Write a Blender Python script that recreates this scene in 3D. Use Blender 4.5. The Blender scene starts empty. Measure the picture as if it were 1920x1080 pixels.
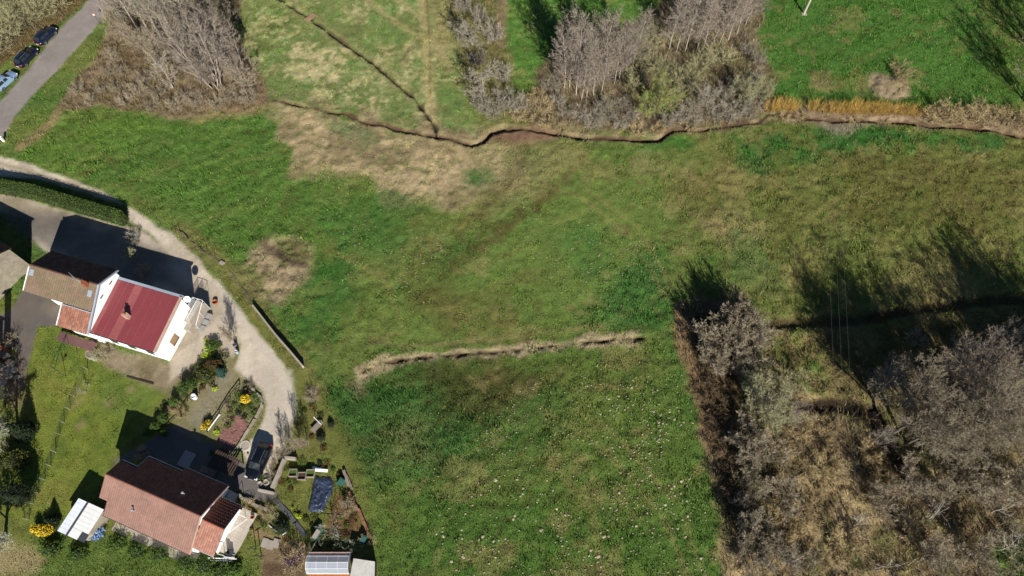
import bpy, math, random
import numpy as np
R = math.radians
sc = bpy.context.scene
COL = sc.collection
# ------------------------------------------------------------------ camera, sky, sun
H = 80.0; TILT = R(26.5); FPX = 1280.0
cam = bpy.data.cameras.new("camera"); co = bpy.data.objects.new("camera", cam); COL.objects.link(co)
cam.sensor_width = 36.0; cam.lens = 36.0 * FPX / 1920.0; cam.clip_start = 0.5; cam.clip_end = 8000
co.location = (0, 0, H); co.rotation_euler = (TILT, 0, 0); sc.camera = co
SUN_AZ = R(17.0); SUN_EL = R(31.0)          # the sun stands south, a little to the right: shadows fall up and left
wd = bpy.data.worlds.new("World"); sc.world = wd; wd.use_nodes = True
nt = wd.node_tree; bg = nt.nodes["Background"]; sky = nt.nodes.new("ShaderNodeTexSky")
sky.sky_type = 'NISHITA'; sky.sun_disc = False; sky.sun_elevation = SUN_EL; sky.sun_rotation = math.pi - SUN_AZ
sky.air_density = 0.8; sky.dust_density = 0.0; sky.ozone_density = 3.0; sky.altitude = 900
nt.links.new(sky.outputs[0], bg.inputs[0]); bg.inputs[1].default_value = 0.05
sd = bpy.data.lights.new("sun", 'SUN'); sd.energy = 5.0; sd.angle = R(0.5); sd.color = (1.0, 0.94, 0.85)
so = bpy.data.objects.new("sun", sd); COL.objects.link(so)
so.rotation_euler = (math.pi/2 - SUN_EL, 0, SUN_AZ); so.location = (30, -60, 60)
sc.view_settings.view_transform = 'Standard'; sc.view_settings.look = 'None'
sc.view_settings.gamma = 1.0; sc.view_settings.use_curve_mapping = False
sc.view_settings.exposure = 0.75

# ------------------------------------------------------------------ helpers
CT, ST = math.cos(TILT), math.sin(TILT)
def W(px, py, z=0.0):
    "ground point (at height z) seen at a pixel of the 1920x1080 photograph"
    x = (px-960)/FPX; y = (540-py)/FPX
    dx, dy, dz = x, y*CT+ST, y*ST-CT
    k = (z-H)/dz
    return (dx*k, dy*k, z)
def W2(pts): return np.array([W(a, b)[:2] for a, b in pts])
def tag(o, label=None, cat=None, group=None, kind=None):
    if label: o['label'] = label
    if cat: o['category'] = cat
    if group: o['group'] = group
    if kind: o['kind'] = kind
    return o
def empty(name, loc=(0,0,0), rz=0.0):
    o = bpy.data.objects.new(name, None); COL.objects.link(o); o.location = loc; o.rotation_euler = (0,0,rz); return o
def add(name, me, parent=None):
    o = bpy.data.objects.new(name, me); COL.objects.link(o)
    if parent: o.parent = parent
    return o
KIDS = {}
def copy_thing(root, loc, rz=0.0, scale=1.0):
    r = root.copy(); COL.objects.link(r); r.location = loc; r.rotation_euler = (0,0,rz)
    r.scale = scale if hasattr(scale, '__len__') else (scale,)*3
    for k in ('label','group'):
        if k in r: del r[k]
    for ch in list(root.children):
        c = ch.copy(); COL.objects.link(c); c.parent = r
        for g in list(ch.children):
            d = g.copy(); COL.objects.link(d); d.parent = c
    return r
class MB:
    "collects faces into one mesh"
    def __init__(s): s.v = []; s.f = []
    def quad(s, *p):
        n = len(s.v); s.v += [tuple(q) for q in p]; s.f.append(tuple(range(n, n+len(p))))
    def box(s, c, d, rz=0.0, tilt=None):
        cx, cy, cz = c; hx, hy, hz = d[0]/2, d[1]/2, d[2]/2; ca, sa = math.cos(rz), math.sin(rz); n = len(s.v)
        for x, y, z in ((-hx,-hy,-hz),(hx,-hy,-hz),(hx,hy,-hz),(-hx,hy,-hz),(-hx,-hy,hz),(hx,-hy,hz),(hx,hy,hz),(-hx,hy,hz)):
            s.v.append((cx+x*ca-y*sa, cy+x*sa+y*ca, cz+z))
        for f in ((3,2,1,0),(4,5,6,7),(0,1,5,4),(1,2,6,5),(2,3,7,6),(3,0,4,7)): s.f.append(tuple(n+i for i in f))
    def prism(s, poly, z0, z1):
        n = len(s.v); k = len(poly)
        a = sum(poly[i][0]*poly[(i+1)%k][1]-poly[(i+1)%k][0]*poly[i][1] for i in range(k))
        if a < 0: poly = poly[::-1]
        zz0 = z0 if hasattr(z0,'__len__') else [z0]*k; zz1 = z1 if hasattr(z1,'__len__') else [z1]*k
        if a < 0: zz0 = zz0[::-1]; zz1 = zz1[::-1]
        for (x, y), z in zip(poly, zz0): s.v.append((x, y, z))
        for (x, y), z in zip(poly, zz1): s.v.append((x, y, z))
        s.f.append(tuple(range(n+k-1, n-1, -1))); s.f.append(tuple(range(n+k, n+2*k)))
        for i in range(k): j = (i+1)%k; s.f.append((n+i, n+j, n+k+j, n+k+i))
    def tube(s, pts, r0, r1=None, k=6, cap=True):
        if r1 is None: r1 = r0
        m = len(pts); base = len(s.v); P = np.array(pts, float)
        for i in range(m):
            t = P[min(i+1, m-1)] - P[max(i-1, 0)]; t = t/(np.linalg.norm(t)+1e-9)
            a = np.cross(t, (0,0,1.0)) if abs(t[2]) < .9 else np.cross(t, (1.0,0,0))
            a = a/np.linalg.norm(a); b = np.cross(t, a); r = r0 + (r1-r0)*i/max(1, m-1)
            for j in range(k):
                q = 2*math.pi*j/k; s.v.append(tuple(P[i] + r*(math.cos(q)*a + math.sin(q)*b)))
        for i in range(m-1):
            for j in range(k):
                j2 = (j+1)%k; s.f.append((base+i*k+j, base+i*k+j2, base+(i+1)*k+j2, base+(i+1)*k+j))
        if cap:
            s.f.append(tuple(base+j for j in range(k-1,-1,-1))); s.f.append(tuple(base+(m-1)*k+j for j in range(k)))
    def lathe(s, prof, k=14, c=(0,0,0)):
        base = len(s.v); m = len(prof)
        for r, z in prof:
            for j in range(k):
                q = 2*math.pi*j/k; s.v.append((c[0]+r*math.cos(q), c[1]+r*math.sin(q), c[2]+z))
        for i in range(m-1):
            for j in range(k):
                j2 = (j+1)%k; s.f.append((base+i*k+j, base+i*k+j2, base+(i+1)*k+j2, base+(i+1)*k+j))
        s.f.append(tuple(base+j for j in range(k-1,-1,-1))); s.f.append(tuple(base+(m-1)*k+j for j in range(k)))
    def mesh(s, name, m, smooth=False):
        me = bpy.data.meshes.new(name); me.from_pydata(s.v, [], s.f)
        if m: me.materials.append(m)
        if smooth:
            for p in me.polygons: p.use_smooth = True
        me.update(); return me
    def build(s, name, m, parent=None, smooth=False): return add(name, s.mesh(name, m, smooth), parent)
def np_mesh(name, V, F, mat=None, col=None, extra=None):
    "mesh from numpy: V (n,3), F (m,3|4) and per-vertex colour (n,3|4)"
    me = bpy.data.meshes.new(name); n = len(V); m, k = F.shape
    me.vertices.add(n); me.vertices.foreach_set('co', V.astype(np.float32).ravel())
    me.loops.add(m*k); me.loops.foreach_set('vertex_index', F.astype(np.int32).ravel())
    me.polygons.add(m); me.polygons.foreach_set('loop_start', np.arange(0, m*k, k, dtype=np.int32))
    me.polygons.foreach_set('loop_total', np.full(m, k, dtype=np.int32))
    if col is not None:
        a = me.color_attributes.new('Col', 'FLOAT_COLOR', 'POINT'); c = np.ones((n,4), np.float32); c[:, :col.shape[1]] = col
        a.data.foreach_set('color', c.ravel())
    me.update(calc_edges=True); me.validate()
    if mat: me.materials.append(mat)
    return me
def s2l(c):
    c = np.asarray(c, float)/255.0
    return np.where(c <= .04045, c/12.92, ((c+.055)/1.055)**2.4)

# ------------------------------------------------------------------ materials
def newmat(name):
    m = bpy.data.materials.new(name); m.use_nodes = True; t = m.node_tree; return m, t, t.nodes['Principled BSDF']
def mat(name, rgb, rough=.8, grain=.25, scale=6.0, metal=0.0, vary=0.0, attr=False, bump=0.0, spec=0.3, scale2=0.7, grain2=.2, trans=0.0):
    m, t, b = newmat(name); N, L = t.nodes, t.links
    b.inputs['Roughness'].default_value = rough; b.inputs['Metallic'].default_value = metal; b.inputs['Specular IOR Level'].default_value = spec
    if attr: a = N.new('ShaderNodeAttribute'); a.attribute_name = 'Col'; src = a.outputs['Color']
    else: a = N.new('ShaderNodeRGB'); a.outputs[0].default_value = (*rgb, 1); src = a.outputs[0]
    geo = N.new('ShaderNodeNewGeometry')
    def mul(src, val):
        x = N.new('ShaderNodeMix'); x.data_type = 'RGBA'; x.blend_type = 'MULTIPLY'; x.inputs[0].default_value = 1
        L.new(src, x.inputs[6]); L.new(val, x.inputs[7]); return x.outputs[2]
    for s_, g_ in ((scale, grain), (scale2, grain2)):
        if g_ <= 0: continue
        n = N.new('ShaderNodeTexNoise'); n.inputs['Scale'].default_value = s_; n.inputs['Detail'].default_value = 5; n.inputs['Roughness'].default_value = .65
        L.new(geo.outputs['Position'], n.inputs['Vector'])
        mr = N.new('ShaderNodeMapRange'); mr.inputs[1].default_value = .25; mr.inputs[2].default_value = .75
        mr.inputs[3].default_value = 1-g_; mr.inputs[4].default_value = 1+g_; L.new(n.outputs[0], mr.inputs[0])
        src = mul(src, mr.outputs[0])
        if bump and s_ == scale:
            bp = N.new('ShaderNodeBump'); bp.inputs['Strength'].default_value = bump; bp.inputs['Distance'].default_value = .05
            L.new(n.outputs[0], bp.inputs['Height']); L.new(bp.outputs[0], b.inputs['Normal'])
    if vary:
        oi = N.new('ShaderNodeObjectInfo'); mr = N.new('ShaderNodeMapRange')
        mr.inputs[3].default_value = 1-vary; mr.inputs[4].default_value = 1+vary; L.new(oi.outputs['Random'], mr.inputs[0]); src = mul(src, mr.outputs[0])
    L.new(src, b.inputs['Base Color'])
    if trans: b.inputs['Transmission Weight'].default_value = trans
    return m
def lin(r, g, b, k=1.0): return tuple(float(x)*k for x in s2l((r, g, b)))
# ------------------------------------------------------------------ ground painting (albedo only)
_T = {}
def vnoise(x, y, scale, seed):
    if seed not in _T: _T[seed] = np.random.RandomState(seed).rand(256, 256)
    T = _T[seed]; u = np.asarray(x)/scale + 37.3; v = np.asarray(y)/scale + 91.7
    i = np.floor(u).astype(int); j = np.floor(v).astype(int); a = u-i; b = v-j; a = a*a*(3-2*a); b = b*b*(3-2*b)
    i &= 255; j &= 255; i1 = (i+1) & 255; j1 = (j+1) & 255
    return (T[i,j]*(1-a)+T[i1,j]*a)*(1-b) + (T[i,j1]*(1-a)+T[i1,j1]*a)*b
def fbm(x, y, scale, seed, octv=4, gain=.55):
    s = 0; w = 1; tot = 0
    for o in range(octv):
        s = s + w*vnoise(x, y, scale/2**o, seed+o*7); tot += w; w *= gain
    return s/tot
def sstep(a, b, x): t = np.clip((x-a)/(b-a), 0, 1); return t*t*(3-2*t)
def poly_sd(x, y, P, reach):
    "signed distance to polygon (positive inside), -inf beyond reach"
    out = np.full(x.shape, -1e3); lo = P.min(0)-reach; hi = P.max(0)+reach
    ok = (x > lo[0]) & (x < hi[0]) & (y > lo[1]) & (y < hi[1]); xs = x[ok]; ys = y[ok]
    d = np.full(xs.shape, 1e9); ins = np.zeros(xs.shape, bool); n = len(P)
    for i in range(n):
        ax, ay = P[i]; bx, by = P[(i+1)%n]; ex, ey = bx-ax, by-ay
        t = np.clip(((xs-ax)*ex+(ys-ay)*ey)/(ex*ex+ey*ey+1e-12), 0, 1)
        d = np.minimum(d, np.hypot(xs-ax-t*ex, ys-ay-t*ey))
        c = (ay > ys) != (by > ys)
        with np.errstate(divide='ignore', invalid='ignore'): ins ^= c & (xs < ex*(ys-ay)/(ey if ey else 1e-12)+ax)
    out[ok] = np.where(ins, d, -d); return out
def line_d(x, y, P, reach=4.0):
    out = np.full(x.shape, 1e3); lo = P.min(0)-reach; hi = P.max(0)+reach
    ok = (x > lo[0]) & (x < hi[0]) & (y > lo[1]) & (y < hi[1]); xs = x[ok]; ys = y[ok]; d = np.full(xs.shape, 1e9)
    for i in range(len(P)-1):
        ax, ay = P[i]; bx, by = P[i+1]; ex, ey = bx-ax, by-ay
        t = np.clip(((xs-ax)*ex+(ys-ay)*ey)/(ex*ex+ey*ey+1e-12), 0, 1)
        d = np.minimum(d, np.hypot(xs-ax-t*ex, ys-ay-t*ey))
    out[ok] = d; return out
KA = 0.50
def C(r, g, b): return s2l((r, g, b))*KA
ROADP = [(-260,560),(6,255),(25,222),(75,165),(120,117),(185,45),(222,0),(330,-130),(330,-260),(280,-200),(170,0),(110,57),(72,110),(32,155),(0,195),(-260,480)]
DRIVEP = [(-60,262),(0,293),(50,308),(100,325),(200,365),(258,397),(320,440),(372,490),(412,540),(450,585),(495,640),(535,685),(552,730),(552,775),(545,815),(520,860),(500,905),(470,880),(455,845),(478,815),(492,790),(500,760),(490,727),(455,705),(440,690),(452,650),(436,600),(405,560),(365,508),(300,455),(262,425),(243,412),(238,385),(150,356),(60,332),(0,330),(-60,320)]
COURTP = [(-30,352),(0,362),(60,374),(120,396),(237,428),(262,425),(330,470),(372,515),(412,562),(438,600),(450,640),(438,672),(412,650),(388,660),(345,700),(318,715),(318,676),(340,640),(358,603),(362,575),(346,562),(220,525),(219,510),(95,474),(80,468),(62,447),(62,412),(0,395),(-30,390)]
YARDP = [(47,540),(115,570),(173,584),(165,627),(108,611),(70,612),(62,640),(52,690),(42,730),(18,735),(22,690),(33,650),(0,668),(-30,660),(-30,610),(25,578)]
PARKP = [(212,866),(262,838),(322,800),(376,825),(440,855),(470,880),(500,905),(522,925),(514,940),(480,938),(430,915),(350,880),(280,857),(229,864)]
LAWNP = [(66,612),(108,612),(165,640),(186,655),(205,690),(240,706),(312,731),(268,795),(215,850),(190,905),(150,945),(110,985),(60,985),(0,960),(0,880),(55,860),(60,760),(45,720),(52,690),(60,640)]
STREAM = [(515,188),(560,197),(600,207),(645,213),(690,231),(720,233),(745,242),(790,252),(818,255),(850,262),(885,271),(905,266),(920,248),(945,240),(1000,243),(1040,250),(1100,258),(1150,259),(1190,262),(1235,262),(1262,243),(1310,245),(1340,240),(1425,228),(1440,214),(1480,217),(1505,221),(1560,227),(1640,226),(1700,228),(1745,238),(1800,238),(1850,241),(1920,256),(2050,270)]
BROOK = [(470,-40),(527,0),(580,33),(605,52),(650,85),(700,118),(745,158),(775,182),(800,215),(815,235),(818,255)]
DITCH = [(680,700),(692,692),(720,681),(780,672),(850,665),(930,660),(1000,653),(1080,645),(1150,637),(1205,632)]
DITCHR = [(1420,607),(1480,603),(1560,603),(1640,597),(1720,578),(1820,568),(1960,555)]
RILL = [(1500,765),(1560,755),(1640,770),(1660,830),(1690,870),(1720,905)]
W_ROAD, W_DRIVE, W_COURT, W_YARD, W_PARK, W_LAWN = map(W2, (ROADP, DRIVEP, COURTP, YARDP, PARKP, LAWNP))
W_STREAM, W_BROOK, W_DITCH, W_DITCHR, W_RILL = map(W2, (STREAM, BROOK, DITCH, DITCHR, RILL))

def paint(x, y):
    n0 = fbm(x, y, 14, 1); n1 = fbm(x, y, 4, 2); n2 = fbm(x, y, 1.3, 3, 3); n3 = fbm(x, y, .6, 5, 2)
    col = np.empty(x.shape+(3,)); col[:] = C(98,119,51)
    gr = np.ones(x.shape); ht = np.full(x.shape, .12); rel = np.full(x.shape, .10); brush = np.zeros(x.shape)
    def lay(mask, c, g=None, h=None, r=None, b=None):
        m = np.clip(mask, 0, 1); nonlocal col, gr, ht, rel, brush
        col = col*(1-m[...,None]) + np.asarray(c)*m[...,None]
        if g is not None: gr = gr*(1-m)+g*m
        if h is not None: ht = ht*(1-m)+h*m
        if r is not None: rel = rel*(1-m)+r*m
        if b is not None: brush = brush*(1-m)+b*m
    def pm(P, soft=1.0, amp=1.5, strength=1.0, nz=None):
        sd_ = poly_sd(x, y, W2(P) if not isinstance(P, np.ndarray) else P, soft+amp+1)
        return sstep(-soft, soft, sd_ + ((n1 if nz is None else nz)-.5)*2*amp)*strength
    def lm(P, w, soft=.3, amp=.4, strength=1.0, reach=5):
        d = line_d(x, y, W2(P) if not isinstance(P, np.ndarray) else P, w+soft+amp+1)
        return sstep(w+soft, max(0, w-soft), d + (n2-.5)*2*amp)*strength
    # broad tone of the meadows
    lay(sstep(.42,.62,n0)*.45, C(110,122,56)); lay(sstep(.5,.3,n0)*.5, C(70,108,46))
    q_ = math.radians(24); u_ = x*math.cos(q_)+y*math.sin(q_); v_ = -x*math.sin(q_)+y*math.cos(q_)
    stk = fbm(u_/9, v_, 1.1, 101, 3); n5 = fbm(x, y, 6, 103, 3)
    lay(sstep(.5,.7,n5)*.35, C(120,126,64)); lay(sstep(.48,.3,n5)*.35, C(70,106,42))
    # north-west meadow, paler, with dead straw showing
    NWM = [(440,-60),(860,-60),(870,60),(890,200),(900,265),(820,255),(690,230),(520,190),(500,150),(450,90)]
    m = pm(NWM, 1.5, 1); lay(m, C(116,130,72), 1, .09, .07)
    lay(m*sstep(.50,.62,n1*.45+n2*.55)*.42, C(178,168,120), .9); lay(m*sstep(.56,.66,n3)*sstep(.4,.6,n1)*.45, C(196,182,138)); lay(m*sstep(.5,.62,fbm(x,y,2.2,60))*.5, C(96,132,62))
    lay(pm([(545,90),(640,95),(720,190),(690,225),(610,170),(540,130)],2.5,2.5)*sstep(.42,.6,n2)*.7, C(196,182,138))
    lay(pm([(800,-20),(856,-20),(858,60),(848,130),(822,128),(806,60)],1.5,1.2)*.7, C(160,146,100))
    lay(lm([(785,-40),(799,70),(803,150),(812,235)], .7,.5,.5)*.75, C(176,160,112)); lay(lm([(800,0),(806,90),(806,180)],.15,.15,.15)*.7, C(112,104,62))
    for P in ([(685,-5),(740,42),(797,75)], [(735,-10),(795,40)]): lay(lm(P, .45,.35,.4)*.6, C(170,156,108))
    # meadow north of the wood and pasture in the north-east
    lay(pm([(935,-60),(1240,-60),(1230,30),(1150,60),(1060,70),(1020,110),(1010,170),(965,150),(950,100)],1.2,1), C(84,124,48))
    lay(pm([(1420,-60),(2100,-60),(2100,190),(1700,195),(1520,190),(1445,180),(1415,90)],1,.8), C(74,116,42), 1, .13,.08)
    lay(pm([(1830,-40),(2050,-40),(2050,200),(1880,180),(1850,110)],2,2)*.45, C(92,112,44))
    lay(lm([(945,-30),(940,20),(935,60),(938,85)], .7,.4,.4)*.85, C(178,146,128), .2)
    lay(pm([(1520,135),(1560,134),(1562,168),(1518,168)],.5,.4)*.7, C(128,116,76)); lay(pm([(1560,140),(1632,142),(1632,172),(1560,170)],.5,.6)*.5, C(112,122,56))
    lay(pm([(1632,138),(1665,142),(1700,150),(1702,178),(1680,186),(1640,182),(1632,160)],.6,.8)*.95, C(176,156,124), .25, .1, .25)
    # left meadow, lush
    lay(pm([(20,290),(140,200),(250,205),(330,230),(420,205),(515,192),(530,270),(560,320),(700,345),(760,380),(690,420),(600,450),(560,540),(470,560),(400,480),(300,400),(180,345)],3,2.5)*.9, C(83,116,45), 1,.16,.12)
    lay(pm([(40,280),(140,205),(250,210),(300,240),(200,300),(120,320)],3,3)*.45, C(98,128,44))
    # straw flats south of the stream
    SF = [(520,194),(600,207),(690,234),(760,246),(820,258),(890,274),(950,262),(985,300),(960,345),(900,355),(860,372),(780,374),(720,355),(640,328),(560,312),(536,270)]
    m = pm(SF, 1.6, 3.4); lay(m, C(186,166,126), .7,.1,.12); lay(m*sstep(.5,.7,n1)*.6, C(122,110,78)); lay(m*sstep(.58,.66,n2)*.5, C(104,116,58))
    lay(pm([(900,265),(1020,260),(1100,290),(1050,350),(960,390),(880,390),(860,350)],3,3)*.55, C(146,136,92))
    lay(pm([(600,225),(660,230),(720,260),(690,268),(620,240)],1,1)*.6, C(104,126,82))
    # centre: mown olive sward with darker streaks
    lay(pm([(1080,310),(1240,315),(1290,430),(1230,520),(1100,600),(920,640),(760,640),(770,560),(900,470),(1010,370)],4,2.5)*.8, C(103,125,55), 1,.08,.055)
    for P in ([(1060,340),(960,420),(880,480),(790,560)],[(1090,300),(1000,390),(900,460)],[(980,300),(900,400),(860,440)]): lay(lm(P, .8,.8,1.2)*.52, C(92,84,44))
    lay(pm([(760,520),(850,530),(930,560),(860,610),(780,600)],2,2.5)*.4, C(100,92,48))
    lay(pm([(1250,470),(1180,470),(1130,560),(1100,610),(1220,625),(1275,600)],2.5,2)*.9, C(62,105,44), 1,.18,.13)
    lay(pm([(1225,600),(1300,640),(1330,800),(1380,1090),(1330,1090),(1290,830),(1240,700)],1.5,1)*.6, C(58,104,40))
    for P in ([(700,640),(760,648),(850,645)],[(760,652),(870,640),(1000,625),(1130,610)]): lay(lm(P, .25,.3,.3)*.4, C(142,128,84))
    # east: tired olive and straw
    E_ = [(1330,275),(1560,235),(1920,262),(2150,270),(2150,660),(1700,640),(1570,600),(1450,560),(1400,480),(1300,430),(1270,360)]
    m = pm(E_, 4, 3); lay(m*.9, C(108,112,54), 1,.13,.13); lay(m*sstep(.48,.62,n1)*.6, C(142,132,80)); lay(m*sstep(.55,.42,n0)*.5, C(96,112,48))
    lay(pm([(1390,255),(1560,240),(1700,250),(1820,265),(1700,290),(1500,300),(1400,290)],2,2)*sstep(.42,.58,n2)*.8, C(66,112,42), 1,.2)
    lay(pm([(1280,380),(1370,400),(1440,470),(1420,520),(1330,430)],3,3)*.5, C(150,138,96))
    lay(pm([(1640,540),(1760,490),(1860,500),(1850,570),(1700,590)],3,2)*.5, C(156,140,92))
    lay(pm([(1420,595),(1560,615),(1700,600),(1920,580),(2100,580),(2100,720),(1700,760),(1560,770),(1440,740),(1400,650)],2,2)*.85, C(124,108,72), .9,.2,.2)
    lay(pm([(1430,600),(1500,610),(1560,680),(1520,740),(1470,700)],2,2.5)*sstep(.42,.55,n2)*.8, C(84,112,44), 1)
    # lower field
    LF = [(690,700),(900,680),(1200,640),(1270,700),(1320,820),(1390,1200),(700,1200),(650,900),(580,740)]
    m = pm(LF, 2.5, 2); lay(m*.85, C(76,108,40), 1,.14,.11); lay(m*sstep(.45,.62,n0)*.5, C(98,116,50))
    lay(pm([(560,720),(700,700),(820,720),(960,800),(880,880),(760,900),(680,900),(620,800)],3,2.5)*.85, C(60,98,42), 1,.2,.14)
    lay(pm([(800,690),(990,680),(1050,700),(1000,740),(900,790),(830,775)],2.5,2.5)*.75, C(74,68,36), 1,.1)
    lay(pm([(1010,700),(1230,690),(1200,740),(1020,850),(900,960),(860,900),(980,780)],3,3)*.4, C(112,112,56))
    lay(pm([(720,800),(780,790),(800,860),(720,870)],2,2)*.35, C(140,128,84))
    lay(pm([(655,720),(680,705),(690,740),(668,750)],.8,.7)*.8, C(152,136,104), .4)
    lay(sstep(.56,.72,stk)*.18*(1-sstep(-1,1,poly_sd(x,y,W_ROAD,2))), C(136,126,72)); lay(sstep(.44,.3,stk)*.12, C(62,92,38))
    lay(sstep(.62,.70,fbm(x,y,3.2,107,3))*sstep(-40,0,x)*.35, C(146,132,84)); lay(sstep(.63,.72,fbm(x,y,2.4,109,3))*.28, C(96,84,48))
    for P in ([(1290,1080),(1240,960),(1130,840),(1010,760)],[(1320,1080),(1275,950),(1160,820),(1040,745)],[(1130,1080),(1110,960),(1030,860)],[(620,470),(720,520),(760,620),(700,640)],[(1250,560),(1180,440),(1090,370),(960,330)],[(1265,545),(1195,425),(1100,355)],[(1500,420),(1640,330),(1800,300)],[(1510,435),(1650,345),(1810,315)]): lay(lm(P,.32,.3,.5)*.35, C(146,134,80))
    for P, c_, st_ in (([(1180,262),(1300,262),(1330,285),(1200,285)],C(52,108,40),.8),([(1520,245),(1700,240),(1880,262),(1880,280),(1700,268),(1540,275)],C(50,104,38),.85),([(1380,262),(1500,262),(1520,300),(1430,320),(1380,300)],C(56,104,42),.7),([(870,320),(915,322),(905,345),(872,342)],C(50,108,42),.8),([(1030,450),(1110,440),(1160,480),(1100,520),(1030,500)],C(58,108,44),.6),([(600,400),(720,360),(800,390),(760,460),(640,470)],C(62,106,42),.6),([(560,520),(640,480),(680,560),(620,660),(560,600)],C(50,100,36),.7),([(1560,300),(1760,290),(1920,330),(1900,430),(1700,440),(1560,400)],C(94,90,40),.65),([(1380,440),(1470,470),(1450,540),(1380,510)],C(66,104,42),.6),([(1250,330),(1330,310),(1360,400),(1290,420)],C(102,98,48),.5),([(820,560),(960,540),(980,610),(840,620)],C(96,90,44),.5),([(1200,280),(1330,290),(1290,330),(1180,320)],C(150,138,92),.5),([(930,820),(1010,740),(1100,720),(1010,860),(920,900)],C(52,98,38),.5)):
        lay(pm(P,1.2,2.6)*(.35+.65*sstep(.38,.6,n1*.5+n2*.5))*st_, c_)
    # scrub circle by the lane
    m = pm([(468,465),(500,450),(545,445),(580,468),(578,520),(555,548),(530,575),(490,560),(455,520)],1,1.2)
    lay(m*.95, C(172,154,120), .6,.14,.22); lay(m*sstep(.5,.6,n1)*.8, C(104,116,52)); lay(m*sstep(.56,.68,n2)*.6, C(108,86,66))
    lay(lm([(490,455),(515,470),(545,490),(570,495)], .5,.4,.4)*.8, C(96,80,66))
    # verge south-east of the lane
    lay(lm([(340,430),(400,480),(440,520),(480,575),(520,640),(565,690),(590,740)], 1.2,.7,.6)*.6, C(128,118,70), .8)
    lay(lm([(420,520),(470,590),(530,660)], .35,.3,.2)*.7, C(120,116,56))
    # stream banks
    d = line_d(x, y-1.1, W_STREAM, 6); bank = sstep(2.3,1.0, d+(n1-.5)*2.6)
    xs = sstep(-10, 8, x); lay(bank*(.35+.45*xs)*sstep(.34,.60,n1*.45+n2*.55), C(160,138,110), .35,.2,.15)
    lay(pm([(905,262),(925,240),(1000,232),(1050,240),(1045,262),(960,275)],1,1)*.9, C(150,116,94), .25)
    lay(pm([(1430,205),(1560,208),(1730,210),(1920,215),(2050,225),(2050,262),(1900,245),(1740,232),(1560,232),(1440,225)],.9,.8)*.9, C(166,144,116), .35)
    lay(pm([(1540,232),(1620,234),(1590,250),(1560,248)],.8,.8)*.7, C(166,148,132), .3)
    # wood floors
    WF = [(1025,112),(1060,70),(1180,55),(1240,20),(1262,-60),(1420,-60),(1425,20),(1422,90),(1450,150),(1452,205),(1380,238),(1200,250),(1050,242),(1000,232),(962,190),(1000,160)]
    m = pm(WF, .8, 1.2); lay(m, C(142,126,98), .35,.2,.2,1); lay(m*sstep(.5,.64,n1)*.5, C(108,98,66)); lay(m*sstep(.56,.68,n2)*.6, C(124,122,70))
    m = pm([(840,-60),(935,-60),(940,60),(955,160),(970,215),(900,225),(870,150),(850,60)],1.5,1.5); lay(m*.75, C(122,112,70), .6,.15,.15,.6)
    CP = [(215,-60),(330,-100),(450,-60),(452,80),(462,120),(500,165),(505,190),(470,205),(400,208),(350,228),(318,224),(250,205),(190,198),(135,206),(108,202),(140,150),(180,110),(200,60)]
    m = pm(CP, .7, .9); lay(m, C(146,126,98), .3,.2,.2,1); lay(m*sstep(.48,.62,n1)*.6, C(112,94,66)); lay(m*sstep(.58,.7,n2)*.5, C(120,114,66))
    lay(lm([(110,210),(80,245),(40,275)], .8,.5,.5)*.7, C(160,136,100), .6)
    lay(pm([(400,205),(505,185),(520,200),(470,215),(350,232)],.8,.7)*.6, C(160,136,100))
    TP = [(-200,-200),(140,-60),(162,0),(110,42),(60,82),(0,122),(-200,260)]
    m = pm(TP, .7, .8); lay(m, C(112,96,58), .4,.2,.2,1)
    RW = [(1272,575),(1330,555),(1395,560),(1418,600),(1440,690),(1500,745),(1640,765),(1700,720),(1790,690),(2150,640),(2150,1300),(1420,1300),(1372,1080),(1345,900),(1315,770),(1268,640)]
    m = pm(RW, .9, 1.8); lay(m, C(132,114,82), .5,.25,.25,1); lay(m*sstep(.44,.6,n1)*.75, C(190,168,122)); lay(m*sstep(.55,.66,fbm(x,y,2.5,71))*.6, C(92,80,56)); lay(m*sstep(.52,.66,n5)*.6, C(112,118,56)); lay(m*pm([(1850,1010),(1930,1000),(2000,1100),(1860,1090)],1,1), C(84,116,44), 1)
    lay(pm([(1268,580),(1300,600),(1320,740),(1345,800),(1365,860),(1330,850),(1300,740),(1262,640)],.5,.6)*.7, C(158,124,94), .3)
    lay(pm([(1300,620),(1420,620),(1420,700),(1350,790),(1310,720)],1,1.2)*.7, C(122,98,72), .3)
    # grounds of the houses
    lay(pm([(10,560),(70,590),(170,650),(330,690),(440,650),(470,600),(600,720),(700,940),(705,1200),(-60,1200),(-60,560)],1,.8)*.8, C(112,116,54), 1,.06,.03)
    m = pm(W_LAWN,.5,.4); lay(m, C(112,124,44), 1,.06,.03); lay(m*sstep(.5,.66,n1)*.45, C(132,128,62)); lay(m*sstep(.45,.34,n1)*.4, C(74,104,40))
    lay(m*pm([(180,690),(310,730),(270,790),(190,770)],1.5,1.5)*.4, C(86,118,54)); 
    lay(pm([(140,985),(210,1000),(330,1040),(470,1050),(480,1100),(60,1100),(40,1010)],1,1.2)*.9, C(88,110,44), 1,.12,.07)
    for q in ((200,757,12),(142,757,8),(145,800,12),(245,732,9)): lay(lm([(q[0],q[1]),(q[0]+q[2]*.7,q[1]-3)], .35,.4,.3)*.6, C(150,134,96), .5)
    m = pm([(185,645),(215,655),(312,682),(345,690),(345,712),(312,732),(285,722),(240,704),(205,690),(188,672)],.5,.5); lay(m, C(168,152,124), .15,.05,.06); lay(m*sstep(.56,.7,n1)*.5, C(120,114,70)); lay(m*sstep(.62,.72,n2)*.5, C(112,92,70))
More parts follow.
